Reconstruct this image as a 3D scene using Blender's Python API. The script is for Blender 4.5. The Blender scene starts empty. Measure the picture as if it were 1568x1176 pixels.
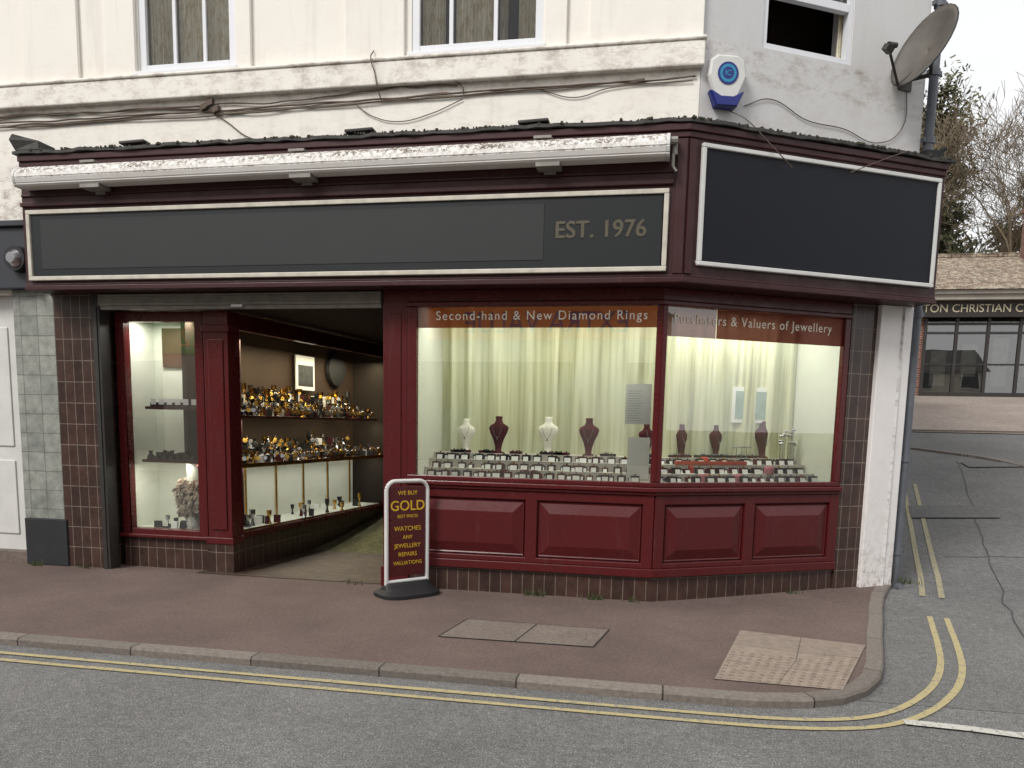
import bpy, bmesh, math, random
from mathutils import Vector, Matrix
from mathutils.geometry import delaunay_2d_cdt
random.seed(7)
sc=bpy.context.scene
COL=sc.collection

# ---------------------------------------------------------------- camera
yaw=math.radians(10.8); pit=math.atan(156/1200); rol=math.radians(1.2)
F=Vector((-math.sin(yaw)*math.cos(pit), math.cos(yaw)*math.cos(pit), -math.sin(pit)))
R0=Vector((math.cos(yaw),math.sin(yaw),0)); U0=R0.cross(F)
R=R0*math.cos(rol)+U0*math.sin(rol); U=U0*math.cos(rol)-R0*math.sin(rol)
cd=bpy.data.cameras.new("camera"); cam=bpy.data.objects.new("camera",cd); COL.objects.link(cam)
M=Matrix((( R.x,U.x,-F.x,0),(R.y,U.y,-F.y,-7.0),(R.z,U.z,-F.z,1.6),(0,0,0,1)))
cam.matrix_world=M
cd.lens=1200/1568*36; cd.sensor_width=36; cd.shift_y=217/1568; cd.clip_end=2000; cd.clip_start=0.05
sc.camera=cam

# ---------------------------------------------------------------- world / light
w=bpy.data.worlds.new("World"); sc.world=w; w.use_nodes=True
nt=w.node_tree; bg=nt.nodes["Background"]
sky=nt.nodes.new("ShaderNodeTexSky"); sky.sky_type='NISHITA'; sky.sun_disc=False
sun_el=math.radians(44); sun_az=math.radians(212)
sky.sun_elevation=sun_el; sky.sun_rotation=sun_az
sky.air_density=1.0; sky.dust_density=3.0; sky.ozone_density=0.6
# thin bright cloud cover over the clear sky
tcw=nt.nodes.new("ShaderNodeTexCoord"); cn=nt.nodes.new("ShaderNodeTexNoise"); cn.inputs['Scale'].default_value=2.2; cn.inputs['Detail'].default_value=4
nt.links.new(tcw.outputs['Generated'],cn.inputs['Vector'])
cr=nt.nodes.new("ShaderNodeValToRGB"); cr.color_ramp.elements[0].position=0.3; cr.color_ramp.elements[0].color=(6.6,6.65,6.8,1); cr.color_ramp.elements[1].position=0.7; cr.color_ramp.elements[1].color=(7.8,7.75,7.65,1)
nt.links.new(cn.outputs['Fac'],cr.inputs[0])
mxw=nt.nodes.new("ShaderNodeMix"); mxw.data_type='RGBA'; mxw.inputs[0].default_value=0.88
nt.links.new(sky.outputs[0],mxw.inputs[6]); nt.links.new(cr.outputs[0],mxw.inputs[7]); nt.links.new(mxw.outputs[2],bg.inputs['Color'])
bg.inputs['Strength'].default_value=0.15
sd=bpy.data.lights.new("sun",'SUN'); sd.energy=2.6; sd.angle=math.radians(18); sd.color=(1,0.965,0.92)
so=bpy.data.objects.new("sun",sd); COL.objects.link(so)
sv=Vector((math.sin(sun_az)*math.cos(sun_el),math.cos(sun_az)*math.cos(sun_el),math.sin(sun_el)))
so.rotation_euler=sv.to_track_quat('Z','Y').to_euler(); so.location=sv*50
sc.view_settings.view_transform='Standard'; sc.view_settings.look='None'; sc.view_settings.exposure=0

# ---------------------------------------------------------------- materials
def lin(c): 
    return tuple(((v/255)/12.92 if v/255<=0.04045 else ((v/255+0.055)/1.055)**2.4) for v in c)+(1,)
MATS={}
class NT:
    def __init__(s,name):
        s.m=bpy.data.materials.new(name); s.m.use_nodes=True; s.t=s.m.node_tree; s.n=s.t.nodes; s.l=s.t.links
        s.b=s.n["Principled BSDF"]; s.out=s.n["Material Output"]
        s.tc=s.n.new("ShaderNodeTexCoord")
    def new(s,k,**kw):
        x=s.n.new(k)
        for a,b in kw.items(): setattr(x,a,b)
        return x
    def noise(s,scale,detail=3,rough=0.6,co='Object',sc3=None):
        x=s.new("ShaderNodeTexNoise"); x.inputs['Scale'].default_value=scale; x.inputs['Detail'].default_value=detail; x.inputs['Roughness'].default_value=rough
        if sc3:
            mp=s.new("ShaderNodeMapping"); mp.inputs['Scale'].default_value=sc3
            s.l.new(s.tc.outputs[co],mp.inputs[0]); s.l.new(mp.outputs[0],x.inputs['Vector'])
        else: s.l.new(s.tc.outputs[co],x.inputs['Vector'])
        return x.outputs['Fac']
    def ramp(s,fac,stops):
        x=s.new("ShaderNodeValToRGB"); e=x.color_ramp.elements
        while len(e)<len(stops): e.new(0.5)
        for i,(p,c) in enumerate(stops):
            e[i].position=p; e[i].color=c if len(c)==4 else tuple(c)+(1,)
        s.l.new(fac,x.inputs[0]); return x.outputs[0]
    def mix(s,fac,a,b,mode='MIX'):
        x=s.new("ShaderNodeMix",data_type='RGBA',blend_type=mode)
        for sock,v in ((0,fac),(6,a),(7,b)):
            if isinstance(v,(int,float)): x.inputs[sock].default_value=v
            elif isinstance(v,tuple): x.inputs[sock].default_value=v
            else: s.l.new(v,x.inputs[sock])
        return x.outputs[2]
    def mul(s,a,b):
        x=s.new("ShaderNodeMath",operation='MULTIPLY'); s.l.new(a,x.inputs[0]); s.l.new(b,x.inputs[1]); return x.outputs[0]
    def bump(s,h,strength=0.3,dist=0.01):
        x=s.new("ShaderNodeBump"); x.inputs['Strength'].default_value=strength; x.inputs['Distance'].default_value=dist
        s.l.new(h,x.inputs['Height']); s.l.new(x.outputs[0],s.b.inputs['Normal'])
    def col(s,c):
        if isinstance(c,tuple): s.b.inputs['Base Color'].default_value=c
        else: s.l.new(c,s.b.inputs['Base Color'])
def g(v): return (v,v,v,1)
def simple(name,c,rough=0.5,var=0.15,scale=3,bump=0.0,bs=60,metal=0,spec=0.5,coat=0):
    if name in MATS: return MATS[name]
    k=NT(name); c=lin(c)
    n=k.noise(scale,4)
    r=k.ramp(n,[(0.3,g(1-var)),(0.7,g(1))])
    k.col(k.mix(1.0,c,r,'MULTIPLY'))
    k.b.inputs['Roughness'].default_value=rough; k.b.inputs['Metallic'].default_value=metal
    k.b.inputs['Specular IOR Level'].default_value=spec; k.b.inputs['Coat Weight'].default_value=coat
    if bump: k.bump(k.noise(bs,2),bump,0.004)
    MATS[name]=k.m; return k.m
def k_map(k,s,a,b):
    x=k.new("ShaderNodeMapRange"); x.inputs[1].default_value=a; x.inputs[2].default_value=b
    k.l.new(s,x.inputs[0]); return x.outputs[0]
def stucco(name,c,dirt,streak=1.0):
    k=NT(name); c=lin(c)
    a=k.noise(1.3,5,0.65); s=k.noise(1.0,5,0.7,sc3=(6.0,6.0,0.5)); fine=k.noise(30,3,0.75)
    base=k.mix(k.ramp(a,[(0.4,g(0)),(0.8,g(0.5))]),c,lin(dirt))
    base=k.mix(k.ramp(s,[(0.55,g(0)),(0.78,g(0.30*streak))]),base,lin((166,158,150)))
    base=k.mix(k.ramp(fine,[(0.62,g(0)),(0.8,g(0.22))]),base,lin((164,158,150)))
    sep=k.new("ShaderNodeSeparateXYZ"); k.l.new(k.tc.outputs['Object'],sep.inputs[0])
    zr=k.ramp(k_map(k,sep.outputs[2],3.9,5.1),[(0.0,g(0.8)),(0.2,g(0.45)),(0.36,g(0.15)),(0.5,g(0.18)),(0.57,g(0.6)),(0.66,g(0.4)),(0.76,g(0.75)),(0.79,g(0.12)),(1,g(0))])
    grr=k.ramp(k.noise(5.5,6,0.8,sc3=(1,1,2.0)),[(0.47,g(0)),(0.66,g(1))])
    base=k.mix(k.mul(zr,grr),base,lin((146,128,116)))
    k.col(base); k.b.inputs['Roughness'].default_value=0.85; k.b.inputs['Specular IOR Level'].default_value=0.3
    k.bump(k.noise(40,3),0.25,0.006)
    return k.m
m_wall=stucco("cream_render",(236,232,224),(226,220,209),1.0)
m_wall2=stucco("grey_white_render",(206,206,206),(194,192,188),0.6)

def tiles(name,c1,c2,grout,bw,rh,mort=0.006,rough=0.35,off=0.0,bump=0.5):
    k=NT(name)
    b=k.new("ShaderNodeTexBrick"); b.offset=off; b.squash=1
    b.inputs['Color1'].default_value=lin(c1); b.inputs['Color2'].default_value=lin(c2); b.inputs['Mortar'].default_value=lin(grout)
    b.inputs['Scale'].default_value=1; b.inputs['Mortar Size'].default_value=mort; b.inputs['Brick Width'].default_value=bw; b.inputs['Row Height'].default_value=rh
    b.inputs['Mortar Smooth'].default_value=0.2
    k.l.new(k.tc.outputs['UV'],b.inputs['Vector'])
    n=k.noise(9,4,0.7)
    k.col(k.mix(1.0,b.outputs['Color'],k.ramp(n,[(0.3,g(0.6)),(0.7,g(1.15))]),'MULTIPLY'))
    inv=k.new("ShaderNodeMath",operation='SUBTRACT'); inv.inputs[0].default_value=1; k.l.new(b.outputs['Fac'],inv.inputs[1])
    k.bump(inv.outputs[0],bump,0.003); k.b.inputs['Roughness'].default_value=rough
    return k.m
m_btile=tiles("brown_glazed_tile",(76,54,48),(60,44,40),(120,110,98),0.105,0.215,0.004,0.3)
m_gtile=tiles("grey_marble_tile",(158,160,153),(136,140,134),(108,108,102),0.2,0.2,0.004,0.35)
m_floor=tiles("lobby_quarry_tile",(88,70,54),(66,52,41),(48,40,34),0.2,0.1,0.006,0.6,0.5)
m_brick=tiles("red_brick",(120,70,56),(100,60,49),(140,130,120),0.22,0.075,0.01,0.9,0.5)
def rooftile():
    k=NT("mossy_roof_tile"); b=k.new("ShaderNodeTexBrick"); b.offset=0.5
    for a,v in (('Color1',lin((140,114,98))),('Color2',lin((112,98,86))),('Mortar',lin((66,58,52)))): b.inputs[a].default_value=v
    b.inputs['Scale'].default_value=1; b.inputs['Mortar Size'].default_value=0.014; b.inputs['Brick Width'].default_value=0.3; b.inputs['Row Height'].default_value=0.13
    k.l.new(k.tc.outputs['UV'],b.inputs['Vector'])
    c=k.mix(k.ramp(k.noise(5,5,0.85),[(0.47,g(0)),(0.56,g(0.8))]),b.outputs[0],lin((172,162,142)))
    c=k.mix(k.ramp(k.noise(9,5,0.8),[(0.53,g(0)),(0.6,g(0.75))]),c,lin((74,70,58)))
    k.col(c); k.b.inputs['Roughness'].default_value=0.95; k.bump(b.outputs['Fac'],0.8,-0.02); return k.m
m_rooftile=rooftile()

def paint(name,c,rough,chip=0.3):
    k=NT(name); c=lin(c)
    n=k.noise(4,4,0.7); n2=k.noise(45,3,0.7)
    base=k.mix(k.ramp(n,[(0.35,g(0)),(0.75,g(0.4))]),c,tuple(v*0.6 for v in c[:3])+(1,))
    base=k.mix(k.ramp(n2,[(0.66,g(0)),(0.78,g(chip))]),base,lin((92,74,70)))
    st=k.noise(3,5,0.7,sc3=(4,4,0.5)); base=k.mix(k.ramp(st,[(0.58,g(0)),(0.75,g(0.28))]),base,lin((98,74,72)))
    k.col(base)
    k.l.new(k.ramp(n,[(0.3,g(rough*0.8)),(0.7,g(min(1,rough*1.4)))]),k.b.inputs['Roughness'])
    k.bump(k.noise(30,2),0.08,0.003); k.b.inputs['Specular IOR Level'].default_value=0.4
    return k.m
m_maroon=paint("maroon_gloss_paint",(84,26,28),0.26,0.14)
m_mdark=paint("dark_maroon_paint",(58,23,25),0.42,0.24)
m_char=simple("charcoal_sign_panel",(36,39,41),0.5,0.15,1.5,spec=0.3)
m_char2=simple("grey_sign_panel",(52,53,54),0.55,0.06,1.5,spec=0.3)
m_navy=simple("navy_sign_panel",(21,23,31),0.5,0.1,1.5,spec=0.25)
m_trim=simple("sign_trim_white",(208,202,188),0.45,0.28,8)
m_white=simple("white_paint",(214,214,211),0.4,0.15,3)
k=NT("white_pilaster_paint"); n=k.noise(3,4,0.7); sep=k.new("ShaderNodeSeparateXYZ"); k.l.new(k.tc.outputs['Object'],sep.inputs[0])
zz=k.ramp(k_map(k,sep.outputs[2],0,1.3),[(0,g(0.9)),(0.4,g(0.2)),(1,g(0.03))])
k.col(k.mix(k.mul(zz,k.ramp(k.noise(14,5,0.8),[(0.47,g(0)),(0.62,g(0.9))])),k.mix(k.ramp(n,[(0.4,g(0)),(0.8,g(0.5))]),lin((230,227,225)),lin((214,208,203))),lin((150,134,124)))); k.b.inputs['Roughness'].default_value=0.6; k.bump(k.noise(40,3),0.3,0.005); m_whitep=k.m
m_upvc=simple("white_upvc",(222,224,228),0.3,0.05,3)
m_lead=simple("weathered_lead",(72,70,67),0.75,0.55,9,0.6,25)
m_moss=simple("roof_moss",(64,64,50),0.95,0.5,14,0.6)
m_steel=simple("galvanised_steel",(150,146,138),0.5,0.35,6,metal=0.1)
m_dsteel=simple("dark_steel",(62,60,57),0.5,0.3,6,metal=0.3)
m_pipe=simple("grey_drainpipe",(98,102,110),0.5,0.3,5)
m_black=simple("black_rubber",(26,26,28),0.6,0.2,6)
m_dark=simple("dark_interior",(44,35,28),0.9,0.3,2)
m_brownint=simple("brown_interior",(66,48,33),0.8,0.35,2)
m_cream_int=simple("cream_display_lining",(218,220,208),0.8,0.08,2)
m_shelfw=simple("shelf_dark_wood",(70,24,26),0.4,0.2,5)
m_gold=simple("gold_metal",(212,170,90),0.25,0.2,20,metal=1)
m_silver=simple("silver_metal",(200,200,205),0.25,0.2,20,metal=1)
m_tag=simple("white_card",(236,236,236),0.6,0.05)
m_velvet=simple("maroon_velvet",(74,16,26),0.9,0.3,20)
m_cream_v=simple("cream_velvet",(232,228,216),0.85,0.08,8)
m_dbox=simple("dark_ring_box",(30,18,24),0.6,0.2,20)
m_blue=simple("blue_plastic",(24,40,120),0.3,0.1)
m_cyan=simple("cyan_plastic",(40,150,185),0.3,0.1)
m_gtext=simple("dull_gold_lettering",(84,79,62),0.5,0.15,20)
m_ctext=simple("cream_lettering",(224,214,184),0.5,0.3,30)
m_ctext2=simple("white_lettering",(246,242,230),0.5,0.2,30)
m_ctext3=simple("dull_cream_lettering",(196,186,158),0.5,0.3,6)
m_ytext=simple("yellow_lettering",(222,180,40),0.5,0.1,20)
m_orange=simple("orange_sign",(254,136,30),0.5,0.1)
m_green=simple("green_sign",(50,185,70),0.5,0.1)
m_slate=simple("dark_plinth",(38,39,42),0.75,0.35,5,0.4,30)
m_bark=simple("bark",(118,104,86),0.95,0.35,3)
m_opp=simple("pale_render",(214,206,190),0.9,0.15,0.8)
m_terra=simple("terrace_glass_dark",(40,46,52),0.1,0.2,1)
m_cable=simple("weathered_cable",(104,90,78),0.8,0.4,9)
m_art=simple("picture_print",(70,74,76),0.6,0.8,14)
m_pink=simple("pink_box",(176,110,118),0.6,0.2,8)
m_red=simple("coral_fabric",(190,74,56),0.7,0.2,8)

k=NT("curtain_cloth"); n=k.noise(1.6,4,0.6,sc3=(9,9,0.25)); n2=k.noise(1.1,2)  # yellow-grey variation, plus darker pleat lines painted in as fold shade
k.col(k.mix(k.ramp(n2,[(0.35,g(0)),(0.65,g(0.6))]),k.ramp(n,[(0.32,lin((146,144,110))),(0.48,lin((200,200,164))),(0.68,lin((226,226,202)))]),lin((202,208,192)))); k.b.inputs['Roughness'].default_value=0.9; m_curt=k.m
k=NT("net_curtain"); n=k.noise(9,4,0.75,sc3=(3,3,1.0)); v=k.noise(4,3,sc3=(10,10,0.5))
k.col(k.mix(k.ramp(v,[(0.4,g(0)),(0.65,g(0.6))]),k.ramp(n,[(0.38,lin((200,182,140))),(0.5,lin((240,233,212))),(0.7,lin((246,243,232)))]),lin((190,172,134)))); k.b.inputs['Roughness'].default_value=0.9; m_net=k.m

def glass(name,boost=2.2,base=0.02,tint=(0.93,0.96,0.94,1),warp=0.0):
    k=NT(name); k.n.remove(k.b)
    tr=k.new("ShaderNodeBsdfTransparent"); tr.inputs[0].default_value=tint
    gl=k.new("ShaderNodeBsdfGlossy"); gl.inputs['Roughness'].default_value=0.0
    fr=k.new("ShaderNodeFresnel"); fr.inputs[0].default_value=1.5
    ma=k.new("ShaderNodeMath",operation='MULTIPLY_ADD'); ma.inputs[1].default_value=boost; ma.inputs[2].default_value=base; ma.use_clamp=True
    k.l.new(fr.outputs[0],ma.inputs[0])
    if warp:
        bp=k.new("ShaderNodeBump"); bp.inputs['Strength'].default_value=warp; bp.inputs['Distance'].default_value=0.02
        k.l.new(k.noise(1.2,1),bp.inputs['Height']); k.l.new(bp.outputs[0],gl.inputs['Normal'])
    mx=k.new("ShaderNodeMixShader"); k.l.new(ma.outputs[0],mx.inputs[0]); k.l.new(tr.outputs[0],mx.inputs[1]); k.l.new(gl.outputs[0],mx.inputs[2])
    k.l.new(mx.outputs[0],k.out.inputs[0]); return k.m
m_glass=glass("shop_window_glass",2.2,0.085,(0.92,0.95,0.92,1),0.03)
m_glass2=glass("house_window_glass",1.5,0.0,(0.94,0.96,0.96,1),0.05)

def ground_mat(name,c1,c2,speck,scale=220,patch=0.6,bump=0.7,stain=None):
    k=NT(name)
    n=k.noise(scale,2,0.8); p=k.noise(patch,5,0.65)
    base=k.mix(k.ramp(n,[(0.38,g(0)),(0.62,g(1))]),lin(c1),lin(c2))
    v=k.new("ShaderNodeTexVoronoi"); v.inputs['Scale'].default_value=scale*0.45; k.l.new(k.tc.outputs['Object'],v.inputs['Vector'])
    base=k.mix(k.ramp(v.outputs['Distance'],[(0.12,g(0.7)),(0.28,g(0))]),base,lin(speck))
    base=k.mix(1.0,base,k.ramp(p,[(0.3,g(0.78)),(0.7,g(1.12))]),'MULTIPLY')
    base=k.mix(1.0,base,k.ramp(k.noise(scale*0.2,2,0.7),[(0.3,g(0.8)),(0.7,g(1.12))]),'MULTIPLY')
    if stain:
        s=k.noise(5,5,0.75); base=k.mix(k.ramp(s,[(0.56,g(0)),(0.72,g(0.5))]),base,lin(stain))
    k.col(base); k.b.inputs['Roughness'].default_value=0.92; k.b.inputs['Specular IOR Level'].default_value=0.2
    k.bump(n,bump,0.004); return k.m
m_road=ground_mat("road_asphalt",(80,80,80),(136,135,133),(174,172,168),125,0.6,0.8)
m_side=ground_mat("side_road_asphalt",(88,88,88),(124,123,121),(150,148,144),90,0.5,0.5,(88,88,87))
m_pave=ground_mat("red_brown_asphalt_pavement",(86,73,69),(118,102,96),(142,126,119),200,0.9,0.6,(88,75,71))
m_fore=ground_mat("forecourt_paving",(136,124,115),(156,145,136),(166,158,150),60,0.5,0.3)
m_grnd=ground_mat("ground_earth",(80,84,60),(110,104,80),(120,116,90),20,0.2,0.3)
m_slab=ground_mat("concrete_slab",(104,94,88),(128,117,109),(144,134,125),140,1.5,0.4,(94,85,80))
k=NT("kerb_granite")
b=k.new("ShaderNodeTexBrick"); b.offset=0; b.inputs['Scale'].default_value=1; b.inputs['Mortar Size'].default_value=0.006; b.inputs['Brick Width'].default_value=0.91; b.inputs['Row Height'].default_value=5
b.inputs['Color1'].default_value=lin((128,119,111)); b.inputs['Color2'].default_value=lin((108,101,94)); b.inputs['Mortar'].default_value=lin((56,50,46))
k.l.new(k.tc.outputs['UV'],b.inputs['Vector'])
k.col(k.mix(1.0,b.outputs[0],k.ramp(k.noise(30,5,0.85),[(0.3,g(0.55)),(0.7,g(1.2))]),'MULTIPLY')); k.b.inputs['Roughness'].default_value=0.9; k.bump(k.noise(60,2),0.6,0.006); m_kerb=k.m
def tact(name,m_):
    k=NT(name)
    vx=k.new("ShaderNodeTexBrick"); vx.offset=0; vx.inputs['Scale'].default_value=1; vx.inputs['Mortar Size'].default_value=0.004; vx.inputs['Brick Width'].default_value=0.4; vx.inputs['Row Height'].default_value=0.4
    vx.inputs['Color1'].default_value=lin(tuple(v*m_ for v in (148,133,120))); vx.inputs['Color2'].default_value=lin(tuple(v*m_ for v in (132,119,108))); vx.inputs['Mortar'].default_value=lin((98,88,80)); k.l.new(k.tc.outputs['UV'],vx.inputs['Vector'])
    k.col(k.mix(1.0,vx.outputs[0],k.ramp(k.noise(14,5,0.8),[(0.3,g(0.62)),(0.7,g(1.1))]),'MULTIPLY')); k.b.inputs['Roughness'].default_value=0.9; k.bump(k.noise(80,2),0.4,0.004); return k.m
m_tact=tact("tactile_paving",1.0); m_tactd=tact("tactile_blister_dark",0.90)  # blisters take the same colours slightly darker, so the dots stand out
def worn(name,c,th):
    k=NT(name); n=k.noise(26,5,0.8); n2=k.noise(125,2,0.8)
    a=k.mix(k.ramp(n2,[(0.4,g(0)),(0.6,g(1))]),lin((96,96,94)),lin((128,126,120)))
    wn=k.mix(k.ramp(n2,[(0.3,g(0.0)),(0.65,g(0.5))]),lin(c),lin((122,116,98)))
    k.col(k.mix(k.ramp(n,[(th,g(0)),(th+0.1,g(1))]),wn,a)); k.b.inputs['Roughness'].default_value=0.85; k.bump(n2,0.5,0.003); return k.m
m_yel=worn("worn_yellow_paint",(182,167,120),0.53)
m_yel2=worn("worn_faded_yellow_paint",(160,151,118),0.50)
m_wht=worn("worn_white_paint",(205,203,196),0.53)

# ---------------------------------------------------------------- mesh helpers
def empty(name,loc=(0,0,0)):
    o=bpy.data.objects.new(name,None); o.location=loc; o.empty_display_size=0.3; COL.objects.link(o); return o
def attach(o,par):
    if par is not None:
        o.parent=par; o.matrix_parent_inverse=Matrix.Translation(-Vector(par.location))
class MB:
    def __init__(s): s.v=[]; s.f=[]; s.uv=[]; s.mi=[]; s.cm=0
    def face(s,pts,uv=None):
        i=len(s.v); s.v+= [Vector(p) for p in pts]; s.f.append(tuple(range(i,i+len(pts))))
        if uv is None:
            P=[Vector(p) for p in pts]; n=(P[1]-P[0]).cross(P[2]-P[1])
            if n.length>0: n.normalize()
            if abs(n.z)>0.8: uv=[(p.x,p.y) for p in P]
            else:
                t=Vector((-n.y,n.x,0)); t.normalize(); uv=[(p.dot(t),p.z if abs(n.z)<0.2 else p.z/max(0.2,math.sqrt(1-n.z*n.z))) for p in P]
        s.uv.append(uv); s.mi.append(s.cm)
    def hexa(s,b,t):
        s.face([b[3],b[2],b[1],b[0]]); s.face(t)
        for i in range(4):
            j=(i+1)%4; s.face([b[i],b[j],t[j],t[i]])
    def box(s,fr,u0,u1,d0,d1,z0,z1):
        q=[fr(u0,d1),fr(u1,d1),fr(u1,d0),fr(u0,d0)]
        s.hexa([(p.x,p.y,z0) for p in q],[(p.x,p.y,z1) for p in q])
    def wbox(s,x0,x1,y0,y1,z0,z1):
        q=[(x0,y0),(x1,y0),(x1,y1),(x0,y1)]
        s.hexa([p+(z0,) for p in q],[p+(z1,) for p in q])
    def obox(s,c,ax,ay,az):
        c=Vector(c); q=[(-1,-1),(1,-1),(1,1),(-1,1)]
        s.hexa([c+ax*a+ay*b-az for a,b in q],[c+ax*a+ay*b+az for a,b in q])
    def prism(s,pts,z0,z1):
        n=len(pts); s.face([(p[0],p[1],z0) for p in reversed(pts)]); s.face([(p[0],p[1],z1) for p in pts])
        for i in range(n):
            a=pts[i];b=pts[(i+1)%n]; s.face([(a[0],a[1],z0),(b[0],b[1],z0),(b[0],b[1],z1),(a[0],a[1],z1)])
    def tube(s,a,b,r0,r1=None,n=8,cap=True):
        a=Vector(a);b=Vector(b); r1=r0 if r1 is None else r1; d=(b-a).normalized()
        x=d.orthogonal().normalized(); y=d.cross(x)
        A=[a+(x*math.cos(2*math.pi*i/n)+y*math.sin(2*math.pi*i/n))*r0 for i in range(n)]
        B=[b+(x*math.cos(2*math.pi*i/n)+y*math.sin(2*math.pi*i/n))*r1 for i in range(n)]
        for i in range(n):
            j=(i+1)%n; s.face([A[i],A[j],B[j],B[i]])
        if cap: s.face(list(reversed(A))); s.face(B)
    def loft(s,rings,cap=True):
        for A,B in zip(rings,rings[1:]):
            n=len(A)
            for i in range(n):
                j=(i+1)%n; s.face([A[i],A[j],B[j],B[i]])
        if cap: s.face(list(reversed(rings[0]))); s.face(rings[-1])
    def obj(s,name,mats,par=None,bevel=0,smooth=False,merge=False):
        me=bpy.data.meshes.new(name); me.from_pydata([tuple(v) for v in s.v],[],s.f)
        ul=me.uv_layers.new(name="UVMap")
        flat=[c for uv in s.uv for p in uv for c in p]; ul.data.foreach_set("uv",flat)
        if not isinstance(mats,(list,tuple)): mats=[mats]
        for m in mats: me.materials.append(m)
        me.polygons.foreach_set("material_index",s.mi)
        if smooth: me.polygons.foreach_set("use_smooth",[True]*len(me.polygons))
        o=bpy.data.objects.new(name,me); COL.objects.link(o)
        if merge or bevel or smooth:
            bm=bmesh.new(); bm.from_mesh(me); bmesh.ops.remove_doubles(bm,verts=bm.verts,dist=1e-5); bm.to_mesh(me); bm.free()
        if bevel:
            md=o.modifiers.new("bevel",'BEVEL'); md.width=bevel; md.segments=2; md.limit_method='ANGLE'; md.angle_limit=math.radians(40)
        attach(o,par); return o
def frame(ox,oy,deg=0.0):
    c=math.cos(math.radians(deg)); s_=math.sin(math.radians(deg))
    def f(u,d): return Vector((ox+u*c+d*s_, oy+u*s_-d*c, 0))
    f.U=Vector((c,s_,0)); f.N=Vector((s_,-c,0)); return f
TH=29.4
A=frame(0,0.2); BL=frame(0,0.161); BR=frame(-0.057,0.161,TH); FL=frame(0,-0.1); FR=frame(0.09,-0.1,TH)
def text(name,body,size,fr,u,d,z,mat,par,ext=0.002,align='CENTER',sx=1.0,bold=0.0,space=1.0):
    cu=bpy.data.curves.new(name,'FONT'); cu.body=body; cu.size=size; cu.extrude=ext; cu.align_x=align; cu.align_y='CENTER'; cu.offset=bold; cu.space_character=space
    cu.materials.append(mat); o=bpy.data.objects.new(name,cu); COL.objects.link(o)
    p=fr(u,d); X=fr.U*sx; N=fr.N
    o.matrix_world=Matrix(((X.x,0,N.x,p.x),(X.y,0,N.y,p.y),(0,1,0,z),(0,0,0,1)))
    if par is not None:
        o.parent=par; o.matrix_parent_inverse=Matrix.Translation(-Vector(par.location))
    return o
def gz(y):
    if y<0: return 0.0
    if y<3: return 0.025*y*y
    if y<20: return 0.225+0.15*(y-3)
    return 0.225+0.15*17

# ---------------------------------------------------------------- ground, roads
RZ=-0.055
YS=[-300,-100,-60,-30,-20,-16,-13,-9.4,-8,-7,-6,-5,-4,-3,-2.4,-2,-1,0]+[0.25*i for i in range(1,13)]+[4,5,6,8,10,12,12.5,14,16,18,20,21,30,60,120,400]
def sheet(name,x0,x1,y0,y1,dz,mat):
    mb=MB(); ys=sorted(set([y0]+[y for y in YS if y0<y<y1]+[y1])); 
    fx0=x0 if callable(x0) else (lambda y:x0); fx1=x1 if callable(x1) else (lambda y:x1)
    for a,b in zip(ys,ys[1:]):
        mb.face([(fx0(a),a,gz(a)+dz),(fx1(a),a,gz(a)+dz),(fx1(b),b,gz(b)+dz),(fx0(b),b,gz(b)+dz)])
    return mb.obj(name,mat,None,merge=True)
sheet("ground",-400,400,-300,400,RZ-0.03,m_grnd)
sheet("main_road",-80,80,-9.4,-2.0,RZ,m_road)
sheet("side_road",lambda y:1.0+0.2*max(0,y),lambda y:8.5+0.2*max(0,y),-2.0,12.5,RZ+0.002,m_side)
sheet("church_forecourt",2,40,12.5,21,RZ+0.02,m_fore)
K=[(-60,-2.3),(-20,-2.3),(-8,-2.3),(-4,-2.3),(-1,-2.3),(0.3,-2.3),(0.62,-2.29),(0.9,-2.23),(1.14,-2.11),(1.32,-1.92),(1.46,-1.66),(1.56,-1.35),(1.66,-0.95),(1.78,-0.45),(1.90,0.0),(2.02,0.5),(2.16,1.0),(2.31,1.4),(2.42,1.62)]
def offs(poly,d):
    out=[]
    for i,p in enumerate(poly):
        a=Vector(poly[max(0,i-1)]); b=Vector(poly[min(len(poly)-1,i+1)]); t=(b-a).normalized(); n=Vector((-t.y,t.x))
        out.append((p[0]+n.x*d,p[1]+n.y*d))
    return out
def kerb(name,poly,h0=-0.1,wd=0.115):
    inn=offs(poly,wd); mid=offs(poly,0.014); mb=MB(); s=0
    for i in range(len(poly)-1):
        a,b=poly[i],poly[i+1]; L=(Vector(a)-Vector(b)).length; e=s+L
        za,zb=gz(a[1]),gz(b[1])
        mb.face([(a[0],a[1],za+h0),(b[0],b[1],zb+h0),(b[0],b[1],zb-0.012),(a[0],a[1],za-0.012)],[(s,0),(e,0),(e,.1),(s,.1)])
        am,bm_=mid[i],mid[i+1]
        mb.face([(a[0],a[1],za-0.012),(b[0],b[1],zb-0.012),(bm_[0],bm_[1],zb+0.004),(am[0],am[1],za+0.004)],[(s,.1),(e,.1),(e,.12),(s,.12)])
        ai,bi=inn[i],inn[i+1]
        mb.face([(am[0],am[1],za+0.004),(bm_[0],bm_[1],zb+0.004),(bi[0],bi[1],zb+0.004),(ai[0],ai[1],za+0.004)],[(s,.12),(e,.12),(e,.25),(s,.25)])
        s=e
    return mb.obj(name,m_kerb,None,merge=True)
kerb("kerb",K)
inn2=offs(K,0.108)
poly=[Vector(p) for p in inn2]+[Vector((2.3,1.75)),Vector((2.0,1.9)),Vector((-2,1.2)),Vector((-2.4,4.4)),Vector((-6,4.4)),Vector((-6,1.2)),Vector((-60,1.2))]
pts=list(poly); nb=len(poly)
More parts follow.
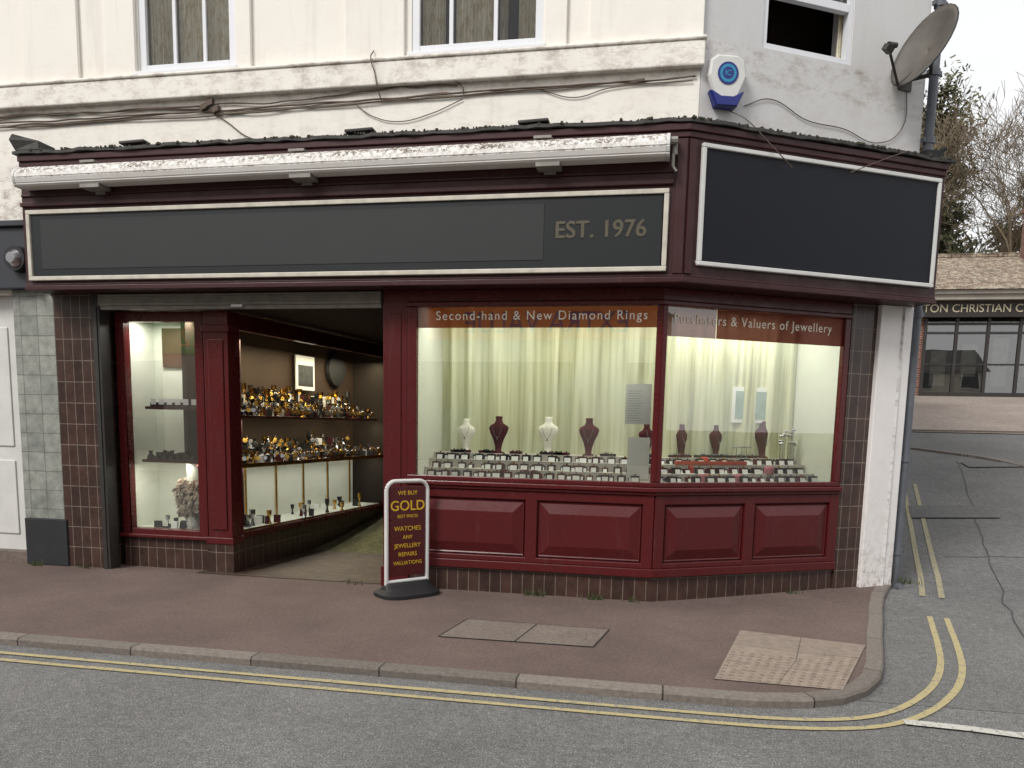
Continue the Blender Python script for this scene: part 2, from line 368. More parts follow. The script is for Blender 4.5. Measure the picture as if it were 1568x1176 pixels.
for i in range(-28,10):
    for j in range(-8,10):
        pts.append(Vector((i*0.27,j*0.26)))
vs,es,fs,_,_,_=delaunay_2d_cdt(pts,[],[list(range(nb))],1,1e-5)
mb=MB()
for f in fs:
    mb.face([(vs[i].x,vs[i].y,gz(vs[i].y) if vs[i].x>-1.5 else 0.0) for i in f])
mb.obj("pavement",m_pave,None,merge=True)
K2=[(80,-9.4),(-80,-9.4)]
kerb("kerb",K2)
mb=MB(); mb.face([(-80,-13,0),(80,-13,0),(80,-9.5,0),(-80,-9.5,0)]); mb.obj("pavement",m_pave)
mb=MB(); q=[(-1.6,-1.47),(-0.44,-1.45),(-0.36,-0.92),(-1.52,-0.90)]
mb.face([(x,y,0.005) for x,y in q]); slab=mb.obj("concrete_inspection_slab",m_slab)
mb=MB()
def line2(a,b,wd,z):
    a=Vector(a);b=Vector(b); t=(b-a).normalized()*wd/2; n=Vector((-t.y,t.x)); mb.face([(a.x-n.x,a.y-n.y,z),(b.x-n.x,b.y-n.y,z),(b.x+n.x,b.y+n.y,z),(a.x+n.x,a.y+n.y,z)])
Q=[Vector(p) for p in q]
line2(Q[0].lerp(Q[1],.5),Q[3].lerp(Q[2],.5),0.009,0.008)
for a,b in ((0,1),(1,2),(2,3),(3,0)): line2(Q[a],Q[b],0.008,0.0075+0.0002*a)
o=mb.obj("joints",m_slate); o.parent=slab
mb=MB(); T=[Vector((0.38,-1.98)),Vector((1.16,-2.0)),Vector((1.56,-0.86)),Vector((0.66,-0.66))]
def tp(a,b): return T[0].lerp(T[1],a).lerp(T[3].lerp(T[2],a),b)
mb.face([(p.x,p.y,0.006) for p in T],[(0,0),(0.8,0),(0.8,1.2),(0,1.2)])
tpo=mb.obj("tactile_paving",m_tact)
mb=MB()
for i in range(13):
    for j in range(19):
        if j>9 and not (9<j<13 and i>8): continue
        p=tp((i+0.5)/13,(j+0.5)/19)
        r0=[(p.x+0.018*math.cos(t*math.pi/3),p.y+0.018*math.sin(t*math.pi/3),0.005) for t in range(6)]
        r1=[(p.x+0.011*math.cos(t*math.pi/3),p.y+0.011*math.sin(t*math.pi/3),0.012) for t in range(6)]
        mb.loft([r0,r1])
o=mb.obj("blisters",m_tactd); o.parent=tpo

def smoothpoly(P,n=3):
    for _ in range(n):
        Q=[P[0]]
        for a,b in zip(P,P[1:]):
            Q.append((a[0]*.75+b[0]*.25,a[1]*.75+b[1]*.25)); Q.append((a[0]*.25+b[0]*.75,a[1]*.25+b[1]*.75))
        Q.append(P[-1]); P=Q
    return P
def resamp(P,step=0.2):
    Q=[P[0]]
    for a,b in zip(P,P[1:]):
        L=math.dist(a,b); n=max(1,int(L/step)) if L<6 else max(1,int(L/2))
        for i in range(1,n+1): Q.append((a[0]+(b[0]-a[0])*i/n,a[1]+(b[1]-a[1])*i/n))
    return Q
def ribbon(mb,P,wd,dz,jit=0.004):
    P=resamp(P); l=offs(P,wd/2); r=offs(P,-wd/2)
    l=[(x,y+random.uniform(-jit,jit)) for x,y in l]
    for i in range(len(P)-1):
        mb.face([(r[i][0],r[i][1],gz(r[i][1])+dz),(r[i+1][0],r[i+1][1],gz(r[i+1][1])+dz),(l[i+1][0],l[i+1][1],gz(l[i+1][1])+dz),(l[i][0],l[i][1],gz(l[i][1])+dz)])
L1=[(-40,-2.48),(-4,-2.48),(0.2,-2.48),(0.9,-2.45),(1.35,-2.26),(1.75,-1.72),(2.0,-1.15),(2.18,-0.5),(2.42,0.5)]
L1s=smoothpoly(L1); L2s=offs(L1s,-0.135)
mb=MB(); ribbon(mb,L1s,0.046,RZ+0.007); ribbon(mb,L2s,0.046,RZ+0.007); mb.obj("double_yellow_line",m_yel)
S1=[(2.58,1.25),(2.78,2.0),(3.1,3.4),(3.9,6.9)]; S2=offs(S1,-0.17)
mb=MB(); ribbon(mb,S1,0.055,RZ+0.010); ribbon(mb,S2,0.055,RZ+0.010); mb.obj("double_yellow_line",m_yel2)
mb=MB(); ribbon(mb,[(1.42,-2.34),(1.75,-2.36),(2.12,-2.42)],0.085,RZ+0.012); ribbon(mb,[(2.02,-2.36),(2.07,-2.52)],0.06,RZ+0.016); ribbon(mb,[(2.9,-2.5),(3.5,-2.55)],0.085,RZ+0.012); mb.obj("give_way_line",m_wht)
def curvekerb(name,P,wd=0.14,h=0.05):
    mb=MB(); P=resamp(smoothpoly(P,2),0.4); l=offs(P,wd/2); r=offs(P,-wd/2)
    for i in range(len(P)-1):
        za=gz(P[i][1])+RZ; zb=gz(P[i+1][1])+RZ
        a,b,c,d_=r[i],r[i+1],l[i+1],l[i]
        mb.hexa([(a[0],a[1],za-.05),(b[0],b[1],zb-.05),(c[0],c[1],zb-.05),(d_[0],d_[1],za-.05)],[(a[0],a[1],za+h),(b[0],b[1],zb+h),(c[0],c[1],zb+h),(d_[0],d_[1],za+h)])
    return mb.obj(name,m_kerb)
curvekerb("kerb",[(4.6,10.6),(5.5,9.9),(6.2,9.3),(6.6,8.2)],0.25,0.03)
curvekerb("kerb",[(4.0,12.6),(8,12.7),(14,12.8),(30,13)],0.15,0.05)
mb=MB()
for P_ in ([(3.4,4.6),(4.6,4.8),(4.65,5.5),(3.55,5.3)],[(5.4,8.4),(6.4,8.6),(6.3,9.0),(5.4,8.9)]):
    mb.face([(x,y,gz(y)+RZ+0.022) for x,y in P_])
mb.obj("asphalt_repair_patch",ground_mat("patched_asphalt",(92,92,92),(116,115,113),(134,132,129),90,0.7,0.5))
mb=MB(); random.seed(3)
for P_ in ([(3.1,0.4),(3.5,1.9),(4.0,3.8),(4.6,6.0),(5.4,9.0)],[(3.3,2.9),(4.2,3.0),(5.0,2.9)],[(2.7,-1.0),(3.1,0.4)]):
    P2=[(x+random.uniform(-.03,.03),y+random.uniform(-.03,.03)) for x,y in resamp(P_,0.25)]; ribbon(mb,P2,0.012,RZ+0.009,0.006)
mb.obj("tar_seam",simple("tar",(66,66,66),0.8,0.35,10))
mb=MB()
for cx,cy,n in ((-1.12,0.135,30),(-0.55,0.13,36),(-0.2,0.13,14),(-5.9,0.12,12),(-6.5,0.1,18),(1.3,0.86,14),(2.50,1.52,30),(-2.9,0.15,6)):
    for i in range(n):
        p=Vector((cx+random.gauss(0,0.05),cy+random.uniform(-.02,.02),gz(cy))); e=p+Vector((random.gauss(0,.02),random.gauss(-.01,.015),random.uniform(.02,.08))); s_=Vector((random.uniform(.003,.007),0.002,0))
        mb.face([p-s_,p+s_,e+s_*.5,e-s_*.3])
mb.obj("weeds",simple("weed_green",(76,86,48),0.9,0.3,20))
random.seed(11)

# ---------------------------------------------------------------- corner shop building
B=empty("corner_shop_building",(-3,4,0))
def wall_open(mb,fr,u0,u1,z0,z1,d0,d1,ops):
    ops=sorted(ops); cur=u0
    for (a,b,c,e) in ops:
        mb.box(fr,cur,a,d0,d1,z0,z1)
        mb.box(fr,a,b,d0,d1,z0,c); mb.box(fr,a,b,d0,d1,e,z1); cur=b
    mb.box(fr,cur,u1,d0,d1,z0,z1)
W1=(-5.11,-4.10,4.87,6.5); W2=(-2.38,-1.19,4.87,6.5); W3=(0.80,1.74,4.86,6.3); W0=(-9.1,-8.1,4.87,6.5)
mb=MB(); wall_open(mb,A,-14,0.16,4.0,9.0,-0.25,0,[W0,W1,W2]); mb.obj("front_wall",m_wall,B)
mb=MB(); wall_open(mb,BR,0.215,2.6,4.0,9.0,-0.2,0.0726,[W3]); mb.obj("corner_wall",m_wall2,B)
SD=frame(BR(2.6,0.07).x,BR(2.6,0.07).y,TH+47.2)
mb=MB(); mb.box(SD,0.002,12,-0.25,-0.002,0,9.0); mb.obj("side_wall",m_wall2,B)
fp=[(-14,0.22),(0.15,0.22),tuple(BR(2.58,0.05).xy),tuple(SD(12,0).xy),(-14,12.5)]
mb=MB(); mb.prism(fp,8.9,9.05); mb.obj("roof_slab",m_lead,B)
fp2=[(-14,0.26),(0.1,0.26),tuple(BR(2.5,0.0).xy),tuple(SD(11.8,-0.1).xy),(-14,12.4)]
mb=MB(); mb.prism(fp2,2.86,3.0); mb.obj("floor_slab",m_dark,B)
mb=MB(); mb.wbox(-14,5,12.4,12.6,0,9); mb.wbox(-14.2,-14,0.2,12.6,0,9); mb.obj("rear_walls",m_wall2,B)
mb=MB(); mb.wbox(-13.9,2,2.4,2.5,4.0,8.8); mb.obj("upstairs_partition",m_brownint,B)
mb=MB(); mb.box(A,-14,0.19,0,0.07,4.60,4.80); mb.box(A,-14,0.2,0,0.085,4.80,4.83); 
mb.obj("ledge_band",m_wall,B,bevel=0.012)
mb=MB()
for a,b in [(-6.35,-5.75),(-5.45,-5.13),(-4.08,-3.93),(-3.0,-2.44),(-1.17,-0.98),(-0.78,0.17)]:
    mb.box(A,a,b,0.001,0.04,4.831,9.0)
mb.obj("pilaster_strips",m_wall,B,bevel=0.006)
def window(par,fr,W,d_in,bars,name,mat_c,split=None,curt=True,gl=True,t=0.07):
    u0,u1,z0,z1=W; mb=MB()
    mb.box(fr,u0,u0+t,d_in,d_in+0.06,z0,z1); mb.box(fr,u1-t,u1,d_in,d_in+0.06,z0,z1)
    mb.box(fr,u0+t,u1-t,d_in,d_in+0.06,z0,z0+t); mb.box(fr,u0+t,u1-t,d_in,d_in+0.06,z1-t,z1)
    if split: mb.box(fr,u0+t,u1-t,d_in+0.004,d_in+0.064,split-0.035,split+0.035)
    for bx in bars: 
        x=u0+(u1-u0)*bx; mb.box(fr,x-0.018,x+0.018,d_in+0.008,d_in+0.045,z0+t,z1-t)
    mb.obj(name+"_frame",m_upvc,par,bevel=0.004)
    mb=MB(); mb.box(fr,u0-0.03,u1+0.03,d_in-0.02,0.05,z0-0.03,z0-0.001); mb.obj(name+"_sill",m_upvc,par,bevel=0.005)
    p=[fr(u0+t,d_in+0.025),fr(u1-t,d_in+0.025)]
    if gl:
        mb=MB(); mb.face([(p[0].x,p[0].y,(split if split else z0+t)),(p[1].x,p[1].y,(split if split else z0+t)),(p[1].x,p[1].y,z1-t),(p[0].x,p[0].y,z1-t)]); mb.obj(name+"_glass",m_glass2,par)
    if curt:
        mb=MB(); n=70
        for seg in curt:
            a,b=seg; prev=None
            for i in range(n+1):
                u=u0+(u1-u0)*(a+(b-a)*i/n); dd=d_in-0.045+0.018*math.sin(i*0.9+math.sin(i*0.21)*2)
                q=fr(u,dd)
                if prev is not None: mb.face([(prev.x,prev.y,z0),(q.x,q.y,z0),(q.x,q.y,z1),(prev.x,prev.y,z1)])
                prev=q
        mb.obj(name+"_curtain",mat_c,par,smooth=True)
window(B,A,W1,-0.07,[0.36,0.67],"window_left",m_net,None,[(0,0.31),(0.36,1.0)])
window(B,A,W2,-0.07,[0.30,0.64],"window_centre",m_net,None,[(0.06,0.24),(0.32,0.62),(0.66,0.72),(0.8,1.0)])
window(B,A,W0,-0.07,[0.33,0.66],"window_far",m_net,None,[(0,1)])
window(B,BR,W3,0.0,[],"window_corner",m_net,5.33,[(0.93,1.0)],True,0.05)

# fascia
XL=-6.23
fpts=[(XL,-0.1),(0.09,-0.1),tuple(FR(2.7,0).xy),tuple(FR(2.7,-0.32).xy),(0.05,0.24),(XL,0.24)]
mb=MB(); mb.prism(fpts,2.81,4.06); mb.obj("fascia_box",m_mdark,B)
def strip2(mb,d0,d1,z0,z1,endL=XL,endR=2.7):
    k_=math.tan(math.radians(TH/2))
    def pt(d): return (0.09+d*k_, -0.1-d)
    mb.prism([(endL,-0.1-d1),pt(d1),tuple(FR(endR,d1).xy),tuple(FR(endR,d0).xy),pt(d0),(endL,-0.1-d0)],z0,z1)
mb=MB(); strip2(mb,-0.01,0.035,4.0,4.055); strip2(mb,-0.01,0.018,3.95,3.998); strip2(mb,-0.01,0.028,2.80,2.845); strip2(mb,-0.01,0.012,2.846,2.866)
mb.box(FL,XL,-0.02,-0.01,0.03,3.585,3.625); mb.box(FL,XL,-0.02,-0.01,0.016,3.68,3.70); 
mb.box(FL,0.0,0.085,-0.01,0.02,2.87,3.94); mb.box(FR,0.005,0.07,-0.01,0.02,2.87,3.94)
mb.obj("fascia_mouldings",m_mdark,B,bevel=0.006)
mb=MB()
def edge(fr,u0,u1,n,dd):
    pts=[]; z=0
    for i in range(n+1):
        z=z*0.6+random.uniform(-0.007,0.009)
        pts.append((fr(u0+(u1-u0)*i/n,dd+random.uniform(-0.008,0.01)),z))
    return pts
E=edge(FL,XL-0.03,0.10,70,0.055)+edge(FR,0.02,2.76,30,0.055)
Bk=[Vector((p.x,0.2,0)) for p,_ in E[:71]]+[BR(max(0.2,0.1+i*2.6/30),0.07) for i in range(31)]
for i in range(len(E)-1):
    a,za=E[i]; b_,zb=E[i+1]; c=Bk[i+1]; d_=Bk[i]
    mb.face([(a.x,a.y,4.062+za),(b_.x,b_.y,4.062+zb),(b_.x,b_.y,4.088+zb),(a.x,a.y,4.088+za)])
    mb.face([(a.x,a.y,4.088+za),(b_.x,b_.y,4.088+zb),(c.x,c.y,4.14),(d_.x,d_.y,4.14)])
    mb.face([(a.x,a.y,4.062+za),(d_.x,d_.y,4.062),(c.x,c.y,4.062),(b_.x,b_.y,4.062+zb)])
mb.obj("lead_flashing",m_lead,B)
mb=MB()
for i in range(420):
    if random.random()<0.6: p=FL(random.uniform(-6.15,0.1),random.uniform(0.0,0.06))
    else: p=FR(random.uniform(0,2.7),random.uniform(0.0,0.06))
    r=random.uniform(0.004,0.017); z=4.095
    ring=lambda rr,zz:[(p.x+rr*math.cos(t*math.pi/3)*random.uniform(.7,1.6),p.y+rr*math.sin(t*math.pi/3),zz) for t in range(6)]
    mb.loft([ring(r,z-0.01),ring(r*0.8,z+r*0.5),ring(r*0.3,z+r*0.8)])
mb.obj("moss_clumps",m_moss,B)
mb=MB()
for u in (-4.98,-2.75,-1.2):
    p=FL(u,0.0); mb.obox((p.x,p.y,4.125),Vector((0.13,0,0.004)),Vector((0,0.055,0.0)),Vector((0,0,0.012)))
mb.loft([[(-6.24,-0.14,4.10),(-5.98,-0.14,4.10),(-5.98,0.1,4.10),(-6.24,0.1,4.10)],[(-6.27,-0.18,4.19),(-6.0,-0.12,4.19),(-6.0,0.1,4.19),(-6.27,0.1,4.19)],[(-6.25,-0.16,4.25),(-6.15,-0.1,4.23),(-6.15,0.1,4.23),(-6.25,0.1,4.25)]])
mb.obj("lead_corbel",m_lead,B,bevel=0.006)
# signs
SL=empty("shop_sign",(-3.1,-0.12,3.2))
mb=MB(); mb.box(FL,-6.12,-0.10,0.001,0.022,2.93,3.51); mb.obj("panel",m_char,SL)
mb=MB(); mb.box(FL,-6.02,-1.09,0.0225,0.026,3.00,3.46); mb.obj("name_panel",m_char2,SL)
mb=MB()
mb.box(FL,-6.17,-0.05,0.001,0.04,3.51,3.55); mb.box(FL,-6.17,-0.05,0.001,0.04,2.89,2.93)
mb.box(FL,-6.17,-6.13,0.001,0.039,2.93,3.51); mb.box(FL,-0.09,-0.05,0.001,0.039,2.93,3.51); mb.obj("frame",m_trim,SL,bevel=0.006)
for i_,(du,dz_) in enumerate(((0,0),(0.006,0),(0.003,0.004),(-0.004,-0.002))):
    text("lettering","EST. 1976",0.195,FL,-0.61+du,0.024+i_*0.0006,3.235+dz_,m_gtext,SL,0.001,sx=0.95,space=1.03)
SR=empty("shop_sign",(1.3,0.5,3.4))
mb=MB(); mb.box(FR,0.15,2.60,0.001,0.022,2.98,3.88); mb.obj("panel",m_navy,SR)
mb=MB(); mb.box(FR,0.115,2.635,0.001,0.042,3.88,3.915); mb.box(FR,0.115,2.635,0.001,0.042,2.945,2.98)
mb.box(FR,0.115,0.15,0.001,0.041,2.98,3.88); mb.box(FR,2.60,2.635,0.001,0.041,2.98,3.88); mb.obj("frame",m_white,SR,bevel=0.006)

# awning cassette
k=NT("awning_white_dirty"); sep=k.new("ShaderNodeSeparateXYZ"); k.l.new(k.tc.outputs['Normal'],sep.inputs[0])
up=k.ramp(sep.outputs[2],[(0.0,g(0.04)),(0.12,g(0.3)),(0.35,g(1))])
thr=k.ramp(k.noise(26,6,0.85),[(0.48,g(0)),(0.535,g(1))])
big=k.ramp(k.noise(2.5,3),[(0.35,g(0.5)),(0.6,g(1))])
k.col(k.mix(k.mul(k.mul(up,thr),big),k.mix(k.ramp(k.noise(2.2,4,0.7),[(0.4,g(0)),(0.75,g(0.4))]),lin((224,222,218)),lin((186,178,168))),lin((96,82,68)))); k.b.inputs['Roughness'].default_value=0.5; m_awn=k.m
AW=empty("retracted_awning",(-3.2,-0.2,3.85))
ZA=lambda x:3.83+0.03*(x+6.12)/6.05
def awring(x,zc,s=1.0):
    prof=[(0.10,0.095),(0.05,0.098),(-0.02,0.085),(-0.07,0.052),(-0.095,0.012),(-0.10,-0.022),(-0.093,-0.026),(-0.098,-0.034),(-0.085,-0.07),(-0.078,-0.074),(-0.078,-0.085),(-0.06,-0.10),(0.06,-0.10),(0.10,-0.09)]
    return [(x,-0.205+a*s,zc+b*s) for a,b in prof]
mb=MB(); N=12; mb.loft([awring(-6.12+i*(6.03/N),ZA(-6.12+i*6.03/N)) for i in range(N+1)]); mb.obj("cassette",m_awn,AW)
mb=MB(); mb.loft([awring(-0.088,3.86,1.04),awring(-0.06,3.86,1.04)]); mb.loft([awring(-6.15,3.83,1.04),awring(-6.123,3.83,1.04)]); mb.obj("end_caps",m_white,AW,bevel=0.004)
mb=MB()
for u in (-5.35,-3.25,-1.05):
    z=ZA(u)
    mb.wbox(u-0.10,u+0.10,-0.27,-0.10,z-0.135,z-0.102); mb.wbox(u-0.13,u+0.02,-0.22,-0.1,z+0.105,z+0.125); mb.wbox(u-0.05,u+0.05,-0.125,-0.10,z-0.16,z+0.11)
mb.tube((-0.02,-0.16,3.93),(-0.02,-0.16,3.80),0.022); mb.tube((-0.03,-0.2,3.79),(-0.03,-0.2,3.70),0.012); mb.tube((-0.03,-0.2,3.70),(0.0,-0.2,3.66),0.009)
mb.tube((-0.075,-0.2,3.90),(0.0,-0.2,3.90),0.03)
mb.obj("brackets",m_steel,AW)

# shopfront ground floor
SF=B
mb=MB(); mb.box(A,-6.18,-5.72,-0.3,0.02,0.0,2.81); mb.obj("tiled_pier_left",m_btile,SF)
mb=MB(); mb.box(BR,2.035,2.33,-0.2,0.0,-0.05,2.81); mb.obj("tiled_pier_right",m_btile,SF)
mb=MB(); mb.box(BR,2.33,2.72,-0.28,0.05,0.02,2.81); mb.obj("white_pilaster",m_whitep,SF,bevel=0.008)
mb=MB(); mb.box(A,-5.72,-5.64,-0.1,0.045,0.0,2.81); mb.box(A,-5.712,-5.668,0.045,0.055,0.0,2.68); mb.obj("shutter_guide",m_dsteel,SF)
mb=MB(); mb.box(A,-5.64,-2.66,-0.2,0.05,2.69,2.80)
for i in range(4): mb.box(A,-5.64,-2.66,0.05,0.056,2.70+i*0.026,2.718+i*0.026)
mb.box(A,-5.64,-2.66,-0.02,0.03,2.655,2.688); mb.box(A,-4.2,-4.08,0.03,0.05,2.66,2.685)
mb.obj("roller_shutter",m_steel,SF)
mb=MB(); mb.box(A,-4.18,-4.06,0.056,0.062,2.668,2.69); mb.obj("shutter_label",m_tag,SF)
D=frame(0,0.38)
mb=MB()
mb.box(D,-5.63,-5.53,-0.08,0.02,0.34,2.66); mb.box(D,-4.72,-4.63,-0.08,0.02,0.34,2.66)
mb.box(D,-5.53,-4.72,-0.08,0.02,0.34,0.42); mb.box(D,-5.53,-4.72,-0.08,0.02,2.56,2.66)
mb.box(D,-5.66,-4.60,-0.02,0.05,0.325,0.362)
mb.obj("left_window_frame",m_maroon,SF,bevel=0.008)
mb=MB(); mb.box(D,-5.63,-4.62,-0.08,0.0,0,0.34); mb.obj("left_tile_base",m_btile,SF)
mb=MB(); mb.face([(-5.53,0.40,0.42),(-4.72,0.40,0.42),(-4.72,0.40,2.56),(-5.53,0.40,2.56)]); mb.obj("left_window_glass",m_glass,SF)
mb=MB(); mb.box(D,-4.60,-4.33,-0.12,0.06,0.30,2.66); mb.box(D,-4.62,-4.31,-0.14,0.08,2.45,2.52)
mb.box(D,-4.55,-4.38,0.06,0.075,0.45,2.38); mb.box(D,-4.62,-4.31,-0.14,0.08,0.30,0.37)
mb.obj("maroon_column",m_maroon,SF,bevel=0.01)
mb=MB(); mb.box(D,-4.61,-4.32,-0.13,0.07,0,0.30); mb.obj("column_tile_base",m_btile,SF)
# side display case
C0=Vector((-4.36,0.5)); C1=Vector((-3.96,4.0)); dl=(C1-C0); LEN=dl.length; ang=math.degrees(math.atan2(dl.y,dl.x))
CS=frame(C0.x,C0.y,ang)
mb=MB(); mb.box(CS,0,LEN,-0.06,0.03,0.34,0.40); mb.box(CS,0,LEN,-0.06,0.02,2.5,2.66); mb.box(CS,LEN-0.06,LEN,-0.06,0.02,0.4,2.5)
mb.box(CS,-0.0,0.05,-0.06,0.02,0.4,2.5); mb.obj("side_case_frame",m_maroon,SF,bevel=0.006)
mb=MB(); mb.box(CS,0,LEN,-0.06,0.0,0,0.34); mb.obj("side_case_tile_base",m_btile,SF)
mb=MB(); a=CS(0.05,0); b_=CS(LEN-0.06,0); mb.face([(a.x,a.y,.4),(b_.x,b_.y,.4),(b_.x,b_.y,2.5),(a.x,a.y,2.5)]); mb.obj("side_case_glass",glass("side_case_glass_m",0.5,0.0,(0.96,0.98,0.96,1)),SF)
mb=MB(); mb.box(CS,0,LEN,-0.62,-0.06,0.36,0.39); mb.box(CS,0,LEN,-0.64,-0.60,0.36,1.12); mb.obj("side_case_lining",m_cream_int,SF)
mb=MB(); mb.box(CS,0,LEN+1,-0.66,-0.605,1.125,2.6); mb.obj("side_case_back",m_brownint,SF)
mb=MB(); mb.box(CS,0.0,LEN,-0.52,-0.03,1.08,1.115); mb.box(CS,0.0,LEN-0.3,-0.48,-0.03,1.60,1.63); mb.obj("side_case_shelves",m_shelfw,SF,bevel=0.003)
mb=MB()
for i in range(6): mb.box(CS,0.3+i*0.62,0.33+i*0.62,-0.598,-0.585,0.39,1.08)
mb.box(CS,0,LEN,-0.03,-0.02,1.075,1.12); mb.box(CS,0,LEN,-0.03,-0.02,0.402,0.42)
mb.obj("brass_trims",m_gold,SF)
mb=MB(); mb.wbox(-5.62,-4.62,0.95,1.0,0.36,2.65); mb.wbox(-5.63,-5.6,0.46,1.0,0.36,2.65); mb.wbox(-5.6,-4.62,0.46,0.95,0.34,0.40); mb.obj("left_display_lining",m_cream_int,SF)
mb=MB(); mb.wbox(-5.46,-4.66,0.48,0.80,1.115,1.145); mb.wbox(-5.40,-4.66,0.48,0.76,1.675,1.705); mb.obj("left_display_shelves",m_shelfw,SF,bevel=0.003)
mb=MB(); mb.wbox(-5.02,-4.80,0.93,0.948,1.78,2.10); mb.obj("display_posters",m_art,SF)
mb=MB(); mb.wbox(-5.48,-4.64,0.925,0.948,2.14,2.56); mb.obj("display_backboard",simple("brown_backboard",(84,58,38),0.7,0.3,4),SF)
mb=MB(); mb.wbox(-4.98,-4.70,0.90,0.924,1.86,2.06); mb.obj("display_card",m_tag,SF)
mb=MB(); mb.wbox(-4.62,-4.58,0.5,1.0,0.36,2.65); mb.obj("display_divider",m_mdark,SF)
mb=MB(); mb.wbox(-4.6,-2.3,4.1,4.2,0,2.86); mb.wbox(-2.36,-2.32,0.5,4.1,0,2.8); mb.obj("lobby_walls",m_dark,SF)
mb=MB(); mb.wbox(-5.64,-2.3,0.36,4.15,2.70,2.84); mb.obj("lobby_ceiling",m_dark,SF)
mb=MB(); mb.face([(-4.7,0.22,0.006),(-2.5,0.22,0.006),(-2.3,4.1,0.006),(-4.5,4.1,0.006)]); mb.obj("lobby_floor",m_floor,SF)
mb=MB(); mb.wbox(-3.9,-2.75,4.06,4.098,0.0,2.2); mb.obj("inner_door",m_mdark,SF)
mb=MB(); mb.box(A,-2.64,-2.40,-0.25,0.03,0,2.81); mb.box(A,-2.58,-2.46,0.03,0.04,0.25,2.60); mb.box(A,-2.66,-2.38,-0.1,0.045,0,0.2)
mb.obj("entrance_post",m_maroon,SF,bevel=0.008)
def bays(mb,d0,d1,z0,z1,uL=-2.40,sR=2.03):
    kk=math.tan(math.radians(TH/2))
    def pt(d): return (-0.057+d*kk,0.161-d)
    mb.prism([(uL,0.161-d1),pt(d1),tuple(BR(sR,d1).xy),tuple(BR(sR,d0).xy),pt(d0),(uL,0.161-d0)],z0,z1)
mb=MB()
bays(mb,-0.08,0.05,1.015,1.055); bays(mb,-0.06,0.03,0.985,1.014); bays(mb,-0.06,0.0,1.056,1.10); bays(mb,-0.06,0.0,2.70,2.81); bays(mb,-0.05,0.02,2.66,2.699); 
bays(mb,-0.06,0.02,0.23,0.31); bays(mb,-0.05,-0.02,0.31,0.985)
def vert(fr,a,b,z0,z1,d0=-0.06,d1=0.0): mb.box(fr,a,b,d0,d1,z0,z1)
vert(BL,-2.398,-2.31,1.10,2.66); vert(BR,1.96,2.028,1.10,2.66)
vert(BL,-0.11,-0.058,1.10,2.66,-0.06,0.002); vert(BR,0.0,0.05,1.10,2.66,-0.06,0.002)
for fr,st in ((BL,[(-2.39,-2.28),(-1.24,-1.13),(-0.16,-0.062)]),(BR,[(0.0,0.10),(0.95,1.06),(1.92,2.026)])):
    for a,b in st: vert(fr,a,b,0.31,0.985,-0.03,0.012)
vert(BL,-2.39,-0.062,0.90,0.984,-0.03,0.0095); vert(BR,0,2.026,0.90,0.984,-0.03,0.0095)
vert(BL,-2.39,-0.062,0.311,0.36,-0.03,0.0095); vert(BR,0,2.026,0.311,0.36,-0.03,0.0095)
mb.obj("bay_window_joinery",m_maroon,SF,bevel=0.007)
mb=MB()
def fielded(fr,a,b,z0,z1):
    def rg(i,d): 
        return [Vector((fr(u,d).x,fr(u,d).y,z)) for u,z in ((a+i,z0+i),(b-i,z0+i),(b-i,z1-i),(a+i,z1-i))]
    mb.loft([rg(0.0,-0.022),rg(0.012,-0.006),rg(0.022,-0.012),rg(0.115,0.016),rg(0.12,0.016)],cap=False); mb.face(rg(0.12,0.016))
for fr,ps in ((BL,[(-2.275,-1.245),(-1.125,-0.165)]),(BR,[(0.105,0.945),(1.065,1.915)])):
    for a,b in ps: fielded(fr,a,b,0.365,0.895)
mb.obj("bay_fielded_panels",m_maroon,SF)
mb=MB(); bays(mb,-0.15,-0.02,-0.05,0.229,-2.40,2.03); mb.obj("bay_tile_base",m_btile,SF)
mb=MB()
for fr,a,b in ((BL,-2.31,-0.11),(BR,0.05,1.96)):
    p=fr(a,-0.03);q=fr(b,-0.03); mb.face([(p.x,p.y,1.10),(q.x,q.y,1.10),(q.x,q.y,2.66),(p.x,p.y,2.66)])
mb.obj("bay_glass",m_glass,SF)
k=NT("translucent_maroon_film"); k.n.remove(k.b); tr=k.new("ShaderNodeBsdfTransparent"); df=k.new("ShaderNodeBsdfDiffuse"); df.inputs[0].default_value=lin((88,28,30)); tr.inputs[0].default_value=(0.6,0.3,0.28,1)
mx=k.new("ShaderNodeMixShader"); mx.inputs[0].default_value=0.85; k.l.new(tr.outputs[0],mx.inputs[1]); k.l.new(df.outputs[0],mx.inputs[2]); k.l.new(mx.outputs[0],k.out.inputs[0]); m_film=k.m
# vinyl band: behind the glass on the left pane, mostly outside it on the right pane
mb=MB()
for fr,a,b,z,dd in ((BL,-2.31,-0.11,2.47,-0.034),(BR,0.05,0.56,2.40,-0.034),(BR,0.56,1.96,2.40,-0.027)):
    p=fr(a,dd);q=fr(b,dd); mb.face([(p.x,p.y,z),(q.x,q.y,z),(q.x,q.y,2.66),(p.x,p.y,2.66)])
mb.obj("signwriting_band",m_film,SF)
text("lettering","Second-hand & New Diamond Rings",0.115,BL,-1.16,-0.024,2.575,m_ctext2,SF,0.001,sx=0.95,space=1.2)
text("lettering","Purchasers & Valuers of Jewellery",0.118,BR,0.97,-0.022,2.555,m_ctext2,SF,0.001,sx=0.9,space=1.15)
def prism_in(mb,d0,d1,z0,z1,uL=-2.31,sR=1.95): bays(mb,d0,d1,z0,z1,uL,sR)
mb=MB(); prism_in(mb,-0.95,-0.07,1.06,1.09); prism_in(mb,-0.95,-0.28,1.091,1.16); prism_in(mb,-0.95,-0.44,1.161,1.24); prism_in(mb,-0.95,-0.60,1.241,1.30)
mb.obj("display_stage",simple("stage_lining",(196,190,184),0.8,0.1),SF)
